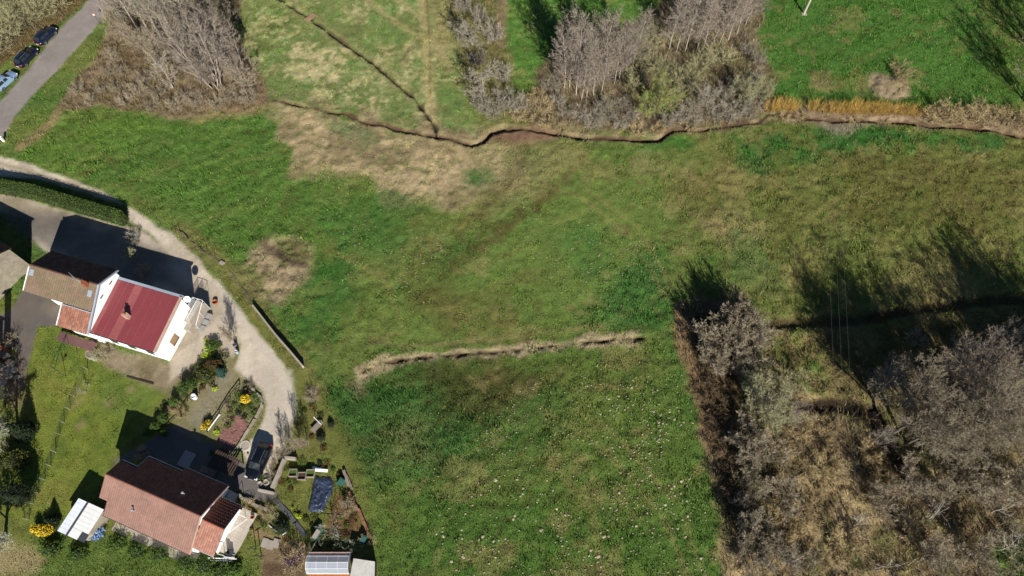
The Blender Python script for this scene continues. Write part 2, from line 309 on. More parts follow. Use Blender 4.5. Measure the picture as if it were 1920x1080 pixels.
    m = pm([(345,690),(400,640),(440,650),(455,700),(500,730),(500,765),(490,792),(440,850),(400,830),(330,798),(310,770)],.6,.5); lay(m*.95, C(150,142,100), .55,.07,.04); lay(m*sstep(.48,.62,n1)*.6, C(118,122,66))
    lay(pm([(405,690),(440,700),(425,740),(400,770),(372,800),(348,790),(380,740)],.6,.6)*.85, C(166,156,130), .2,.05,.02)
    lay(pm([(430,780),(446,778),(463,792),(462,806),(440,832),(428,850),(405,838),(410,820)],.25,.1)*.95, C(166,124,114), .05,.04,.0)
    lay(pm([(440,745),(470,712),(490,735),(492,760),(478,785),(455,785),(428,790),(418,805),(408,815)],.4,.3)*.6, C(96,106,58), .8,.12)
    m = pm(W_COURT,.35,.3); lay(m, C(222,206,184), .12,.04,.02); lay(m*sstep(.5,.66,n1)*.35, C(138,128,100))
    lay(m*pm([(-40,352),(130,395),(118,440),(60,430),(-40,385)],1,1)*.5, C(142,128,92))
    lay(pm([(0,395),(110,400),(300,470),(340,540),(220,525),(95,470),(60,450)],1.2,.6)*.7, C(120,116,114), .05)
    lay(lm([(425,560),(445,600),(462,640)], .5,.4,.3)*.6, C(112,112,60), .6); lay(lm([(250,425),(285,440),(320,470)], .4,.3,.3)*.6, C(104,112,52), .8)
    m = pm(W_DRIVE,.35,.35); lay(m, C(252,236,212), .06,.03,.01); lay(m*sstep(.5,.66,n1)*.5, C(196,178,150)); lay(m*sstep(.56,.68,n2)*.35, C(206,192,170)); lay(m*sstep(.6,.7,n3)*.25, C(168,154,134)); lay(lm([(-30,300),(60,322),(140,350),(210,380)], .35,.3,.25)*.6, C(142,130,92), .4)
    lay(m*lm([(500,700),(515,740),(512,800)], 1.2,1,.5)*.5, C(206,196,178))
    lay(lm([(405,530),(430,565),(455,602),(490,648),(525,688)], .45,.35,.3)*.7, C(236,224,206), 0); lay(lm([(540,700),(548,760),(535,820)], .5,.4,.3)*.5, C(236,226,210), 0)
    m = pm(W_PARK,.3,.15); lay(m, C(132,126,122), .02,.02,.0)
    lay(pm([(322,800),(338,797),(380,818),(376,828)],.2,.1), C(168,152,130), 0)
    m = pm(W_YARD,.35,.25); lay(m, C(126,118,114), .03,.03,.0); lay(m*sstep(.5,.7,n1)*.3, C(142,130,112))
    lay(pm([(88,565),(112,572),(100,590),(84,580)],.8,.6)*.5, C(160,148,126))
    lay(pm([(40,660),(50,690),(40,760),(18,760),(0,720),(0,660)],.7,.6)*.6, C(146,124,90), .3)
    m = pm(W_ROAD,.35,.35); lay(m, C(176,166,160), .0,.02,.0); lay(m*sstep(.5,.6,n1)*.4, C(156,147,142)); lay(m*sstep(.6,.66,fbm(x,y,1.6,121,3))*.4, C(192,182,174))
    lay(pm([(185,45),(222,0),(260,-20),(215,40)],.5,.5)*.6, C(158,148,120)); 
    lay(lm([(-20,214),(60,118),(160,0)], .25,.2,.1)*.35*m, C(138,130,126)); lay(lm([(12,214),(92,118),(190,-5)], .3,.25,.1)*.3*m, C(178,168,162))
    lay(pm([(-40,1000),(20,1010),(60,1020),(92,1040),(70,1068),(20,1075),(-40,1070)],.8,1)*.8, C(170,154,112), .6)
    # kitchen garden
    lay(pm([(515,930),(545,880),(600,870),(650,880),(660,960),(690,1000),(690,1040),(580,1030),(530,1000)],.8,.6)*.7, C(110,116,52), .9,.08)
    m = pm([(628,920),(655,930),(672,965),(688,1000),(672,1008),(640,1010),(618,1000),(612,975)],.5,.5); lay(m*.9, C(136,104,68), .25,.08,.06)
    m = pm([(490,1010),(515,1012),(575,1030),(575,1085),(490,1085)],.3,.3); lay(m*.95, C(148,126,96), .12,.05,.06); lay(m*pm([(495,1052),(575,1062),(575,1085),(490,1080)],.3,.4), C(120,98,74))
    lay(lm([(478,1000),(530,1015),(575,1028)], .5,.3,.3)*.8, C(166,140,104), .2)
    lay(pm([(425,925),(450,935),(500,950),(520,975),(510,1000),(470,985),(450,960)],.5,.6)*.6, C(138,122,86), .5)
    lay(pm([(535,800),(600,760),(620,800),(600,850),(560,860),(530,850)],.8,.8)*.7, C(122,118,64), .7)
    lay(pm([(572,725),(598,722),(600,750),(578,752)],.5,.4)*.85, C(158,138,110), .3)
    # ditches: dark damp soil
    db = line_d(x, y, W_BROOK, 3); lay(sstep(.40,.12, db+(n2-.5)*.8), C(98,82,60), .2,.05,.0); lay(sstep(1.5,.7,db+(n2-.5)*.8)*(1-sstep(.75,.35,db))*.4, C(150,136,96))
    ds = line_d(x, y, W_STREAM, 3); sw = .0+.14*sstep(-32,-6,x); lay(sstep(sw+.45,sw, ds+(n2-.5)*1.2), C(112,90,68), .2,.08,.0)
    dd = line_d(x, y, W_DITCH, 3); ex_ = sstep(17.0,14.6,x); lay(ex_*sstep(1.15,.4, dd+(n1-.5)*1.9+(n2-.5)*1.2)*.85, C(182,164,128), .4,.18,.2); lay(sstep(.32,.05, dd+(n2-.42)*1.0)*.9, C(88,72,50), .1,.05)
    dr = line_d(x, y, W_DITCHR, 3); lay(sstep(1.2,.3, dr+(n2-.5)*1.0)*.8, C(92,78,52), .4,.2,.1)
    dl = line_d(x, y, W_RILL, 3); lay(sstep(1.3,.4, dl+(n2-.5)*.6)*.9, C(72,58,44), .1,.1,.1)
    # fine mottling
    f = (.80+.40*n3)*(.86+.28*n2); f = 1+(f-1)*(.35+.65*np.clip(gr,0,1)); col = col*f[...,None]*(1+.55*np.clip(gr,0,1))[...,None]
    lum = (col@np.array([.3,.6,.1]))[...,None]; col = np.clip(lum+(col-lum)*.94, .004, 1)
    fr = sstep(0, 6, np.maximum(np.maximum(-93-x, x-93), np.maximum(-y, y-100)))[...,None]*(poly_sd(x,y,W_ROAD,1) < 0)[...,None]; col = col*(1-fr) + fr*(C(96,116,56)*1.25)
    return col, np.clip(gr,0,1), ht, rel, brush
def height(x, y, rel):
    z = rel*((fbm(x, y, .9, 21, 3)-.5)*3.2 + (fbm(x,y,3.0,24,2)-.5)*1.6)
    db = line_d(x, y, W_BROOK, 3); z = z - .5*sstep(.36,.02,db+(fbm(x,y,1.3,3,3)-.5)*.6)
    ds = line_d(x, y, W_STREAM, 3); w = .02+.16*sstep(-32,-6,x)+.75*(fbm(x,y,2.6,33,2)-.5); z = z - .70*np.clip(.25+1.5*(fbm(x,y,3.5,35,2)-.25),.15,1)*sstep(w+.35,w-.05,ds)
    dd = line_d(x, y, W_DITCH, 3); z = z - .28*sstep(.36,.0,dd+(fbm(x,y,1.3,3,3)-.36)*1.3) + .05*sstep(1.5,.8,dd)*sstep(.3,.8,dd)*fbm(x,y,1.0,36,2)*1.6
    dr = line_d(x, y, W_DITCHR, 3); z = z - .5*sstep(1.1,.3,dr)
    dl = line_d(x, y, W_RILL, 3); z = z - .6*sstep(1.4,.5,dl)
    m = poly_sd(x, y, W2([(1632,138),(1700,150),(1702,178),(1680,186),(1640,182)]), 2); z = z + .35*sstep(-.8,1.2,m)*(.5+fbm(x,y,1.0,31,3))
    return z
def axis(lo, hi, step, far):
    a = np.arange(lo, hi+step/2, step); l = [lo]; r = [hi]; s = step
    while r[-1] < far: s *= 1.35; r.append(r[-1]+s)
    s = step
    while l[-1] > -far: s *= 1.35; l.append(l[-1]-s)
    return np.concatenate([np.array(l[1:])[::-1], a, np.array(r[1:])])
GX0, GX1, GY0, GY1, GS = -93.0, 93.0, 0.0, 100.0, 0.25
xs = axis(GX0, GX1, GS, 3000); ys = axis(GY0, GY1, GS, 3000)
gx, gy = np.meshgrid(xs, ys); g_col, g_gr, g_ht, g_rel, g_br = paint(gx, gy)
g_z = height(gx, gy, g_rel); far_ = np.maximum(np.maximum(GX0-gx, gx-GX1), np.maximum(GY0-gy, gy-GY1)); g_z = g_z*(1-sstep(0, 3, far_))
ix0 = int(np.argmin(abs(xs-GX0))); iy0 = int(np.argmin(abs(ys-GY0)))
NX = int(round((GX1-GX0)/GS)); NY = int(round((GY1-GY0)/GS))
def samp(arr, x, y):
    u = np.clip((np.asarray(x)-GX0)/GS, 0, NX-1e-3); v = np.clip((np.asarray(y)-GY0)/GS, 0, NY-1e-3)
    i = u.astype(int); j = v.astype(int); a = u-i; b = v-j; i = i+ix0; j = j+iy0
    if arr.ndim == 3: a = a[...,None]; b = b[...,None]
    return (arr[j,i]*(1-a)+arr[j,i+1]*a)*(1-b) + (arr[j+1,i]*(1-a)+arr[j+1,i+1]*a)*b
def gz(x, y): return float(samp(g_z, np.array([x]), np.array([y]))[0])
def G(px, py):
    x, y, _ = W(px, py); return (x, y, gz(x, y))

def ground_mat(name, g1, g2, bump, rough=.95):
    m, t, b = newmat(name); N, L = t.nodes, t.links; b.inputs['Roughness'].default_value = rough; b.inputs['Specular IOR Level'].default_value = .1
    a = N.new('ShaderNodeAttribute'); a.attribute_name = 'Col'; geo = N.new('ShaderNodeNewGeometry'); src = a.outputs['Color']; hs = []
    for s_, g_ in ((7.0, g1), (2.2, g2)):
        n = N.new('ShaderNodeTexNoise'); n.inputs['Scale'].default_value = s_; n.inputs['Detail'].default_value = 4; n.inputs['Roughness'].default_value = .7
        L.new(geo.outputs['Position'], n.inputs['Vector']); mr = N.new('ShaderNodeMapRange'); mr.inputs[1].default_value = .28; mr.inputs[2].default_value = .72
        mr.inputs[3].default_value = 1-g_; mr.inputs[4].default_value = 1+g_; L.new(n.outputs[0], mr.inputs[0])
        x = N.new('ShaderNodeMix'); x.data_type = 'RGBA'; x.blend_type = 'MULTIPLY'; x.inputs[0].default_value = 1; L.new(src, x.inputs[6]); L.new(mr.outputs[0], x.inputs[7]); src = x.outputs[2]; hs.append(n.outputs[0])
    bp = N.new('ShaderNodeBump'); bp.inputs['Strength'].default_value = bump; bp.inputs['Distance'].default_value = .12; L.new(hs[0], bp.inputs['Height']); L.new(bp.outputs[0], b.inputs['Normal'])
    L.new(src, b.inputs['Base Color']); return m
M_GRASS = ground_mat('meadow_soil', .22, .14, .8); M_GRAV = ground_mat('gravel', .13, .10, .35); M_ASPH = ground_mat('asphalt', .08, .07, .15, .9)
# split the one sheet by what it is; every border is shared, so there is no step and no overlap
cxm = (gx[:-1,:-1]+gx[1:,1:])/2; cym = (gy[:-1,:-1]+gy[1:,1:])/2; zone = np.zeros(cxm.shape, int)
for k, P in enumerate((W_LAWN, W_COURT, W_DRIVE, W_YARD, W_PARK, W_ROAD), 1): zone[poly_sd(cxm, cym, P, 1) > 0] = k
def zpoly(P, k): zone[(poly_sd(cxm, cym, W2(P), 1) > 0) & (zone == 0)] = k
ny, nx = gx.shape; vid = np.arange(ny*nx).reshape(ny, nx); quads = np.stack([vid[:-1,:-1], vid[:-1,1:], vid[1:,1:], vid[1:,:-1]], -1)
V = np.stack([gx, gy, g_z], -1).reshape(-1, 3); Cc = g_col.reshape(-1, 3)
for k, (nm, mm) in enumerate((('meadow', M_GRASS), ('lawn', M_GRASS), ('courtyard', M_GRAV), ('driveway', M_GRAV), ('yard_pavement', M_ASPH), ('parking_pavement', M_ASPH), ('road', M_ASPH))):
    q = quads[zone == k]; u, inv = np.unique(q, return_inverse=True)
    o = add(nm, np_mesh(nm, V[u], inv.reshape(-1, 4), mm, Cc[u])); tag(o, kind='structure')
    for p in (): pass
# water of the stream and the brook
m_water, t_, b_ = newmat('water'); b_.inputs['Base Color'].default_value = (.012,.012,.010,1); b_.inputs['Roughness'].default_value = .08; b_.inputs['Specular IOR Level'].default_value = .3
def ribbon(P, w, z):
    P = np.asarray(P); T = np.gradient(P, axis=0); T /= np.linalg.norm(T, axis=1)[:,None]; Nn = np.stack([-T[:,1], T[:,0]], 1)
    mb = MB(); 
    for i in range(len(P)-1):
        a, b2, c, d = P[i]-Nn[i]*w, P[i+1]-Nn[i+1]*w, P[i+1]+Nn[i+1]*w, P[i]+Nn[i]*w
        mb.quad((*a, z), (*b2, z), (*c, z), (*d, z))
    return mb
for nm, P, w, z in (('stream_water', W_STREAM, .16, -.52), ('brook_water', W_BROOK, .09, -.42), ('rill_water', W_RILL[2:], .6, -.42)):
    tag(ribbon(P, w, z).build(nm, m_water), kind='structure')

# ------------------------------------------------------------------ grass: real blades over the meadows
rs = np.random.RandomState(11)
def in_view(x, y, mar=3.0): return (y > 2) & (y < 97) & (abs(x) < 56 + y*.335 + mar)
def blades(n, wmin, wmax, hfac, seed, keep):
    r = np.random.RandomState(seed); x = r.uniform(-92, 92, n); y = r.uniform(1, 98, n); g = samp(g_gr, x, y)
    ok = in_view(x, y) & (r.rand(n) < keep(g, x, y)); x, y = x[ok], y[ok]; n = len(x)
    c = samp(g_col, x, y); tk = sstep(.46,.70,fbm(x,y,1.1,131,3)*.6+fbm(x,y,2.7,135,2)*.4); h = samp(g_ht, x, y)*hfac*r.uniform(.6, 1.4, n)*(.68+.95*tk); c = c*(1+(tk*.0))[:,None]*np.where(tk[:,None] > .5, np.array([.90,1.02,.86]), np.array([1.06,1.0,1.06])); z = samp(g_z, x, y)
    az = r.uniform(0, 2*np.pi, n); w = r.uniform(wmin, wmax, n); la = r.uniform(0, 2*np.pi, n); le = h*r.uniform(.3, 1.1, n)
    dx, dy = np.cos(az)*w, np.sin(az)*w
    A = np.stack([x-dx, y-dy, z-.02], 1); B = np.stack([x+dx, y+dy, z-.02], 1); D = np.stack([x+np.cos(la)*le, y+np.sin(la)*le, z+h], 1)
    Vv = np.stack([A, B, D], 1).reshape(-1, 3); f = r.uniform(.68, 1.36, n)[:,None]
    straw = (r.rand(n) < .04)[:,None]; cc = np.where(straw, c*.4+C(190,176,120)*.9, c*f*np.array([1.0,1.06,.9])); cc = np.repeat(cc, 3, 0)
    return Vv, np.arange(3*n).reshape(-1, 3), cc
M_BLADE = mat('grass_blade', (0,0,0), .7, 0, attr=True, grain2=0, spec=.15)
Vb, Fb, Cb = blades(800000, .030, .065, 1.5, 3, lambda g, x, y: g*.95)
tag(add('grass', np_mesh('grass', Vb, Fb, M_BLADE, Cb)), kind='stuff')
# dead stems, brambles and leaf litter on the floors of the woods
def stems(n, seed, lo, hi, cols, sel):
    r = np.random.RandomState(seed); x = r.uniform(-92, 92, n); y = r.uniform(1, 98, n); ok = in_view(x, y, 8) & (r.rand(n) < sel(x, y)); x, y = x[ok], y[ok]; n = len(x)
    z = samp(g_z, x, y); L = r.uniform(lo, hi, n)*(.6+.8*fbm(x, y, 3, 80)); az = r.uniform(0, 2*np.pi, n); el = r.uniform(.25, 1.35, n); wa = az+np.pi/2+r.normal(0,.4,n); w = r.uniform(.010, .026, n)
    dx, dy = np.cos(wa)*w, np.sin(wa)*w; ex, ey, ez = np.cos(az)*np.cos(el)*L, np.sin(az)*np.cos(el)*L, np.sin(el)*L
    A = np.stack([x-dx, y-dy, z], 1); B = np.stack([x+dx, y+dy, z], 1); Mm = np.stack([x+ex*.5, y+ey*.5, z+ez*.62], 1); 
    M1 = Mm + np.stack([dx, dy, 0*dx], 1)*.8; M0 = Mm - np.stack([dx, dy, 0*dx], 1)*.8; D = np.stack([x+ex*1.15, y+ey*1.15, z+ez*.9], 1)
    Vv = np.stack([A, B, M1, M0, D], 1).reshape(-1, 3); b5 = np.arange(n)[:,None]*5
    F = np.concatenate([b5+np.array([0,1,2]), b5+np.array([0,2,3]), b5+np.array([3,2,4])], 0)
    base = np.asarray(cols)[np.clip((fbm(x, y, 5, 90)*1.6-.3+r.normal(0,.22,n))*len(cols), 0, len(cols)-1).astype(int)]
    cc = base*r.uniform(.55, 1.4, n)[:,None]
    return Vv, F, np.repeat(cc, 5, 0)
Vs, Fs, Cs = stems(330000, 5, .5, 1.5, [C(148,132,106), C(182,162,126), C(166,150,112), C(152,144,126), C(196,178,136), C(150,124,98)], lambda x, y: np.clip(samp(g_br, x, y), 0, 1)*.46)
tag(add('undergrowth', np_mesh('undergrowth', Vs, Fs, M_BLADE, Cs)), kind='stuff')
# ------------------------------------------------------------------ vegetation builders
def nrm(v): return v/(np.linalg.norm(v)+1e-9)
def rot_from(d, ang, az):
    a = np.cross(d, (0,0,1.0)); a = nrm(a) if np.linalg.norm(a) > 1e-3 else np.array((1.0,0,0)); b = np.cross(d, a)
    return nrm(d*math.cos(ang) + (a*math.cos(az)+b*math.sin(az))*math.sin(ang))
class Skel:
    def __init__(s, seed): s.r = np.random.RandomState(seed); s.br = []
    def branch(s, p, d, L, rad, lev, spec):
        sp = spec[min(lev, len(spec)-1)]; n = max(2, int(round(sp.get('seg', 4)))); pts = [p]
        for i in range(n):
            d = nrm(d + s.r.normal(0, sp.get('wob', .12), 3) + np.array((0,0,sp.get('up', .05)))); p = p + d*L/n; pts.append(p)
        s.br.append((lev, pts, rad))
        if lev+1 >= len(spec): return
        c = spec[lev+1]; k = c['n'] + (s.r.randint(-1, 2) if c['n'] > 3 else 0)
        for j in range(k):
            t = c.get('t0', .2) + (1-c.get('t0', .2))*(j+s.r.rand())/max(k,1); t = min(t, .999); q = t*n; i = min(int(q), n-1); f = q-i
            pt = pts[i]*(1-f)+pts[i+1]*f; dd = nrm(pts[i+1]-pts[i]); a = R(s.r.normal(c['ang'], c['ang']*.2)); az = j*2.399+s.r.uniform(-.6,.6)
            Lc = L*c['len']*s.r.uniform(.7,1.2)*(1-c.get('tap', .5)*t)
            s.branch(pt, rot_from(dd, a, az), Lc, max(rad*c.get('rr', .5)*(1-.5*t), .006), lev+1, spec)
def tree_meshes(name, seed, spec, H_, rad, stems=1, lean=0.0, tw=.012, limb_lev=1, spread=.25, bark=None, twig=None, leaf=None, leafcol=None):
    sk = Skel(seed)
    for i in range(stems):
        az = i*2.399+sk.r.uniform(-.5,.5); a = lean*(sk.r.uniform(.5,1.15) if stems > 1 else 1)
        d = np.array((math.cos(az)*math.sin(a), math.sin(az)*math.sin(a), math.cos(a))); p = np.array((math.cos(az)*spread, math.sin(az)*spread, -.15)) if stems > 1 else np.array((0,0,-.2))
        sk.branch(p, d, H_*sk.r.uniform(.75,1.05) if stems > 1 else H_, rad, 0, spec)
    tb = MB(); V = []; F = []; last = len(spec)-1; rr = sk.r
    for lev, pts, rd in sk.br:
        if lev <= limb_lev: tb.tube(pts, rd, rd*.35 if lev == 0 else rd*.3, 6 if lev == 0 else 4, cap=False)
        else:
            w0 = max(rd, tw) if lev < last else tw; m = len(pts); t = nrm(pts[-1]-pts[0]); q = nrm(np.cross(t, rr.normal(0,1,3)))
            base = len(V)
            for i, pp in enumerate(pts[:-1]):
                w = w0*(1-.6*i/m); V.append(pp-q*w); V.append(pp+q*w)
            V.append(pts[-1])
            for i in range(m-2): F.append((base+2*i, base+2*i+1, base+2*i+3)); F.append((base+2*i, base+2*i+3, base+2*i+2))
            F.append((base+2*(m-2), base+2*(m-2)+1, base+2*(m-1)))
    cm = np_mesh(name+'_crown', np.array(V), np.array(F), twig)
    tm = tb.mesh(name+'_trunk', bark, True)
    lm = None
    if leaf:
        ends = [pts for lev, pts, rd in sk.br if lev == last]; LV = []; n_per, sz = leaf
        for pts in ends:
            for k in range(n_per):
                f = rr.uniform(.1,1); i = min(int(f*(len(pts)-1)), len(pts)-2); c0 = pts[i]+(pts[i+1]-pts[i])*rr.rand()+rr.normal(0,.05,3)
                a = nrm(rr.normal(0,1,3)); b = nrm(np.cross(a, rr.normal(0,1,3))); s_ = sz*rr.uniform(.6,1.4); LV += [c0-a*s_, c0+b*s_*.6, c0+a*s_]
        LV = np.array(LV); lm = np_mesh(name+'_leaves', LV, np.arange(len(LV)).reshape(-1,3), leafcol)
    return tm, cm, lm
B_GREY = mat('bark_grey', lin(140,130,116,.4), .9, .35, 5, vary=.12); B_WHITE = mat('bark_pale', lin(200,190,176,.6), .85, .3, 4, vary=.1)
B_PALE = mat('bark_silver', lin(196,184,170,.55), .85, .35, 4, vary=.15); B_BROWN = mat('bark_brown', lin(120,102,84,.45), .9, .35, 5, vary=.15); B_DARK = mat('bark_dark', lin(80,70,60,.6), .9, .3, 5)
def tw_mat(n, *c): return mat(n, lin(*c), .85, .22, 1.2, vary=.14, grain2=.15, spec=.15)
T_MAUVE = tw_mat('twigs_mauve', 164,152,138,.62); T_OAK = tw_mat('twigs_oak', 156,144,122,.60); T_GREY = tw_mat('twigs_grey', 172,164,146,.64); T_OLIVE = tw_mat('twigs_olive', 166,162,122,.72); T_BROWN = tw_mat('twigs_brown', 170,158,134,.68)
T_SILV = tw_mat('twigs_silver', 178,180,160,.68); T_RUST = tw_mat('twigs_rust', 138,118,90,.56); T_OSIER = tw_mat('twigs_osier', 204,168,90,.72); T_REDB = tw_mat('twigs_redbrown', 100,60,50,.5); T_WILLOW = tw_mat('twigs_willow', 164,172,104,.72); T_TAN = tw_mat('twigs_tan', 188,168,126,.72)
L_CATKIN = mat('catkins', lin(176,178,138,.62), .8, .2, 2, vary=.1, grain2=0); L_GREEN = mat('young_leaves', lin(140,160,70,.6), .7, .25, 2, vary=.1, grain2=0)
SP_POPLAR = [dict(seg=8,wob=.035,up=.05), dict(n=34,ang=40,len=.36,t0=.16,tap=.5,rr=.28,seg=4,wob=.10,up=.12), dict(n=8,ang=40,len=.5,t0=.15,rr=.45,seg=3,wob=.14,up=.10), dict(n=9,ang=40,len=.6,t0=.05,rr=.4,seg=2,wob=.16,up=.08)]
SP_SPREAD = [dict(seg=5,wob=.10,up=.02), dict(n=11,ang=52,len=.72,t0=.28,tap=.45,rr=.45,seg=5,wob=.15,up=.05), dict(n=9,ang=46,len=.5,t0=.15,rr=.42,seg=4,wob=.18,up=.05), dict(n=9,ang=46,len=.52,t0=.1,rr=.4,seg=3,wob=.2,up=.04), dict(n=7,ang=42,len=.6,t0=.05,rr=.4,seg=2,wob=.2,up=.03)]
SP_BIG = [dict(seg=3,wob=.05,up=.02), dict(n=9,ang=29,len=2.0,t0=.5,tap=.1,rr=.5,seg=6,wob=.08,up=.05), dict(n=11,ang=42,len=.36,t0=.22,tap=.3,rr=.36,seg=4,wob=.16,up=.05), dict(n=10,ang=44,len=.52,t0=.08,rr=.34,seg=3,wob=.18,up=.04), dict(n=12,ang=46,len=.62,t0=.05,rr=.35,seg=2,wob=.2,up=.03)]
SP_MULTI = [dict(seg=6,wob=.09,up=.07), dict(n=10,ang=36,len=.45,t0=.15,tap=.4,rr=.42,seg=4,wob=.13,up=.08), dict(n=8,ang=38,len=.5,t0=.15,rr=.45,seg=3,wob=.16,up=.06), dict(n=9,ang=40,len=.6,t0=.05,rr=.4,seg=2,wob=.18,up=.04)]
SP_SHRUB = [dict(seg=4,wob=.12,up=.06), dict(n=9,ang=38,len=.55,t0=.1,tap=.4,rr=.5,seg=3,wob=.15,up=.05), dict(n=12,ang=40,len=.6,t0=.05,rr=.5,seg=2,wob=.18,up=.03)]
SP_OSIER = [dict(seg=3,wob=.05,up=.05), dict(n=4,ang=16,len=.7,t0=.1,tap=.3,rr=.6,seg=2,wob=.06,up=.05)]
SP_FRUIT = [dict(seg=3,wob=.10,up=.0), dict(n=7,ang=50,len=1.25,t0=.55,tap=.2,rr=.6,seg=4,wob=.14,up=.05), dict(n=8,ang=42,len=.5,t0=.2,rr=.5,seg=3,wob=.16,up=.05), dict(n=8,ang=40,len=.5,t0=.1,rr=.4,seg=2,wob=.18,up=.05)]
PROTO = {}
def proto(key, nm, seeds, **kw):
    PROTO[key] = (nm, [tree_meshes(nm, s, **kw) for s in seeds])
proto('poplar', 'bare_poplar', (1,2,3), spec=SP_POPLAR, H_=11, rad=.075, tw=.021, bark=B_WHITE, twig=T_MAUVE)
proto('tallpoplar', 'bare_poplar', (4,5), spec=SP_POPLAR, H_=15, rad=.14, tw=.018, bark=B_PALE, twig=T_GREY)
proto('oak', 'bare_oak', (6,7), spec=SP_SPREAD, H_=8.0, rad=.26, tw=.016, bark=B_GREY, twig=T_GREY)
proto('bigtree', 'great_bare_tree', (51,52), spec=SP_BIG, H_=5.0, rad=.24, tw=.016, bark=B_GREY, twig=T_OAK)
proto('densealder', 'bare_alder', (53,54), spec=[SP_MULTI[0], dict(SP_MULTI[1], n=12), dict(SP_MULTI[2], n=9), dict(SP_MULTI[3], n=11)], H_=6.5, rad=.06, stems=6, lean=R(26), tw=.024, bark=B_BROWN, twig=T_BROWN)
proto('spread', 'bare_tree', (8,9), spec=SP_SPREAD, H_=5.0, rad=.11, tw=.013, bark=B_WHITE, twig=T_GREY)
proto('alder', 'bare_alder', (10,11,12), spec=SP_MULTI, H_=7.5, rad=.065, stems=5, lean=R(20), tw=.016, bark=B_GREY, twig=T_BROWN)
proto('greyalder', 'bare_alder', (13,14), spec=SP_MULTI, H_=7.5, rad=.065, stems=5, lean=R(22), tw=.016, bark=B_PALE, twig=T_MAUVE)
proto('willow', 'budding_willow', (15,16), spec=SP_MULTI, H_=6.5, rad=.06, stems=6, lean=R(30), tw=.015, bark=B_GREY, twig=T_OLIVE, leaf=(2,.05), leafcol=L_CATKIN)
proto('greenwillow', 'budding_willow', (17,), spec=SP_MULTI, H_=6.5, rad=.07, stems=6, lean=R(26), tw=.015, bark=B_GREY, twig=T_WILLOW, leaf=(2,.06), leafcol=L_GREEN)
proto('shrub', 'leafless_shrub', (18,19,20), spec=SP_SHRUB, H_=2.6, rad=.03, stems=12, lean=R(42), tw=.015, limb_lev=0, spread=.35, bark=B_BROWN, twig=T_BROWN)
proto('greyshrub', 'leafless_shrub', (21,22), spec=SP_SHRUB, H_=3.0, rad=.03, stems=12, lean=R(40), tw=.015, limb_lev=0, spread=.35, bark=B_GREY, twig=T_GREY)
proto('oliveshrub', 'leafless_shrub', (23,24), spec=SP_SHRUB, H_=3.0, rad=.03, stems=12, lean=R(36), tw=.015, limb_lev=0, spread=.35, bark=B_GREY, twig=T_OLIVE)
proto('rustshrub', 'leafless_shrub', (25,), spec=SP_SHRUB, H_=2.4, rad=.03, stems=14, lean=R(44), tw=.016, limb_lev=0, spread=.4, bark=B_DARK, twig=T_RUST)
proto('tanshrub', 'leafless_shrub', (26,27), spec=SP_SHRUB, H_=2.2, rad=.025, stems=13, lean=R(46), tw=.015, limb_lev=0, spread=.4, bark=B_BROWN, twig=T_TAN)
proto('thicket', 'thicket_shrub', (28,29), spec=SP_SHRUB, H_=4.2, rad=.035, stems=13, lean=R(20), tw=.016, limb_lev=0, spread=.7, bark=B_BROWN, twig=T_OLIVE)
proto('osier', 'golden_osier', (30,31), spec=SP_OSIER, H_=2.0, rad=.012, stems=46, lean=R(24), tw=.011, limb_lev=0, spread=.35, bark=T_OSIER, twig=T_OSIER)
proto('fruit', 'bare_fruit_tree', (32,33), spec=SP_FRUIT, H_=1.7, rad=.08, tw=.011, bark=B_GREY, twig=T_SILV)
proto('redtree', 'bare_fruit_tree', (34,), spec=SP_FRUIT, H_=2.0, rad=.09, tw=.012, bark=B_GREY, twig=T_SILV)
proto('silver', 'bare_fruit_tree', (35,36), spec=SP_SPREAD, H_=3.4, rad=.13, tw=.015, bark=B_GREY, twig=T_SILV, leaf=(1,.035), leafcol=L_CATKIN)
proto('sapling', 'bare_sapling', (37,38), spec=SP_POPLAR, H_=4.2, rad=.05, tw=.009, bark=B_DARK, twig=T_BROWN)
proto('dead', 'dead_birch', (39,40), spec=[SP_SPREAD[0], dict(n=8,ang=48,len=.55,t0=.25,tap=.4,rr=.5,seg=4,wob=.16,up=.03), dict(n=6,ang=44,len=.5,t0=.2,rr=.5,seg=3,wob=.18,up=.02), dict(n=3,ang=40,len=.5,t0=.2,rr=.5,seg=2,wob=.18,up=0)], H_=6.0, rad=.11, tw=.014, bark=B_WHITE, twig=mat('twigs_white', lin(200,194,182,.65), .8, .2, 2))
_pr = random.Random(5); PLACED = {}; CNT = {}; ROOTS = {}
def plant(key, px, py, s=1.0, loc=None, tilt=(0,0)):
    nm, ms = PROTO[key]; i = CNT.get(key, 0); CNT[key] = i+1; tm, cm, lm = ms[i % len(ms)]
    p = loc or G(px, py); o = empty(nm, p, _pr.uniform(0, 6.28)); o.scale = (s*_pr.uniform(.94,1.06), s*_pr.uniform(.94,1.06), s*_pr.uniform(.95,1.05)); o.rotation_euler = (tilt[0], tilt[1], o.rotation_euler[2])
    add('trunk' if not ('shrub' in nm or 'osier' in nm) else 'stems', tm, o); add('crown' if not ('shrub' in nm or 'osier' in nm) else 'twigs', cm, o)
    if lm: add('catkins' if key != 'greenwillow' else 'leaves', lm, o)
    return o
ORD = ['westernmost'] + ['second','third','fourth','fifth','sixth','seventh','eighth','ninth','tenth','eleventh','twelfth','thirteenth','fourteenth','fifteenth','sixteenth','seventeenth','eighteenth','nineteenth','twentieth','twenty-first','twenty-second','twenty-third','twenty-fourth','twenty-fifth','twenty-sixth','twenty-seventh','twenty-eighth','twenty-ninth','thirtieth','thirty-first','thirty-second','thirty-third','thirty-fourth','thirty-fifth','thirty-sixth','thirty-seventh','thirty-eighth','thirty-ninth','fortieth']
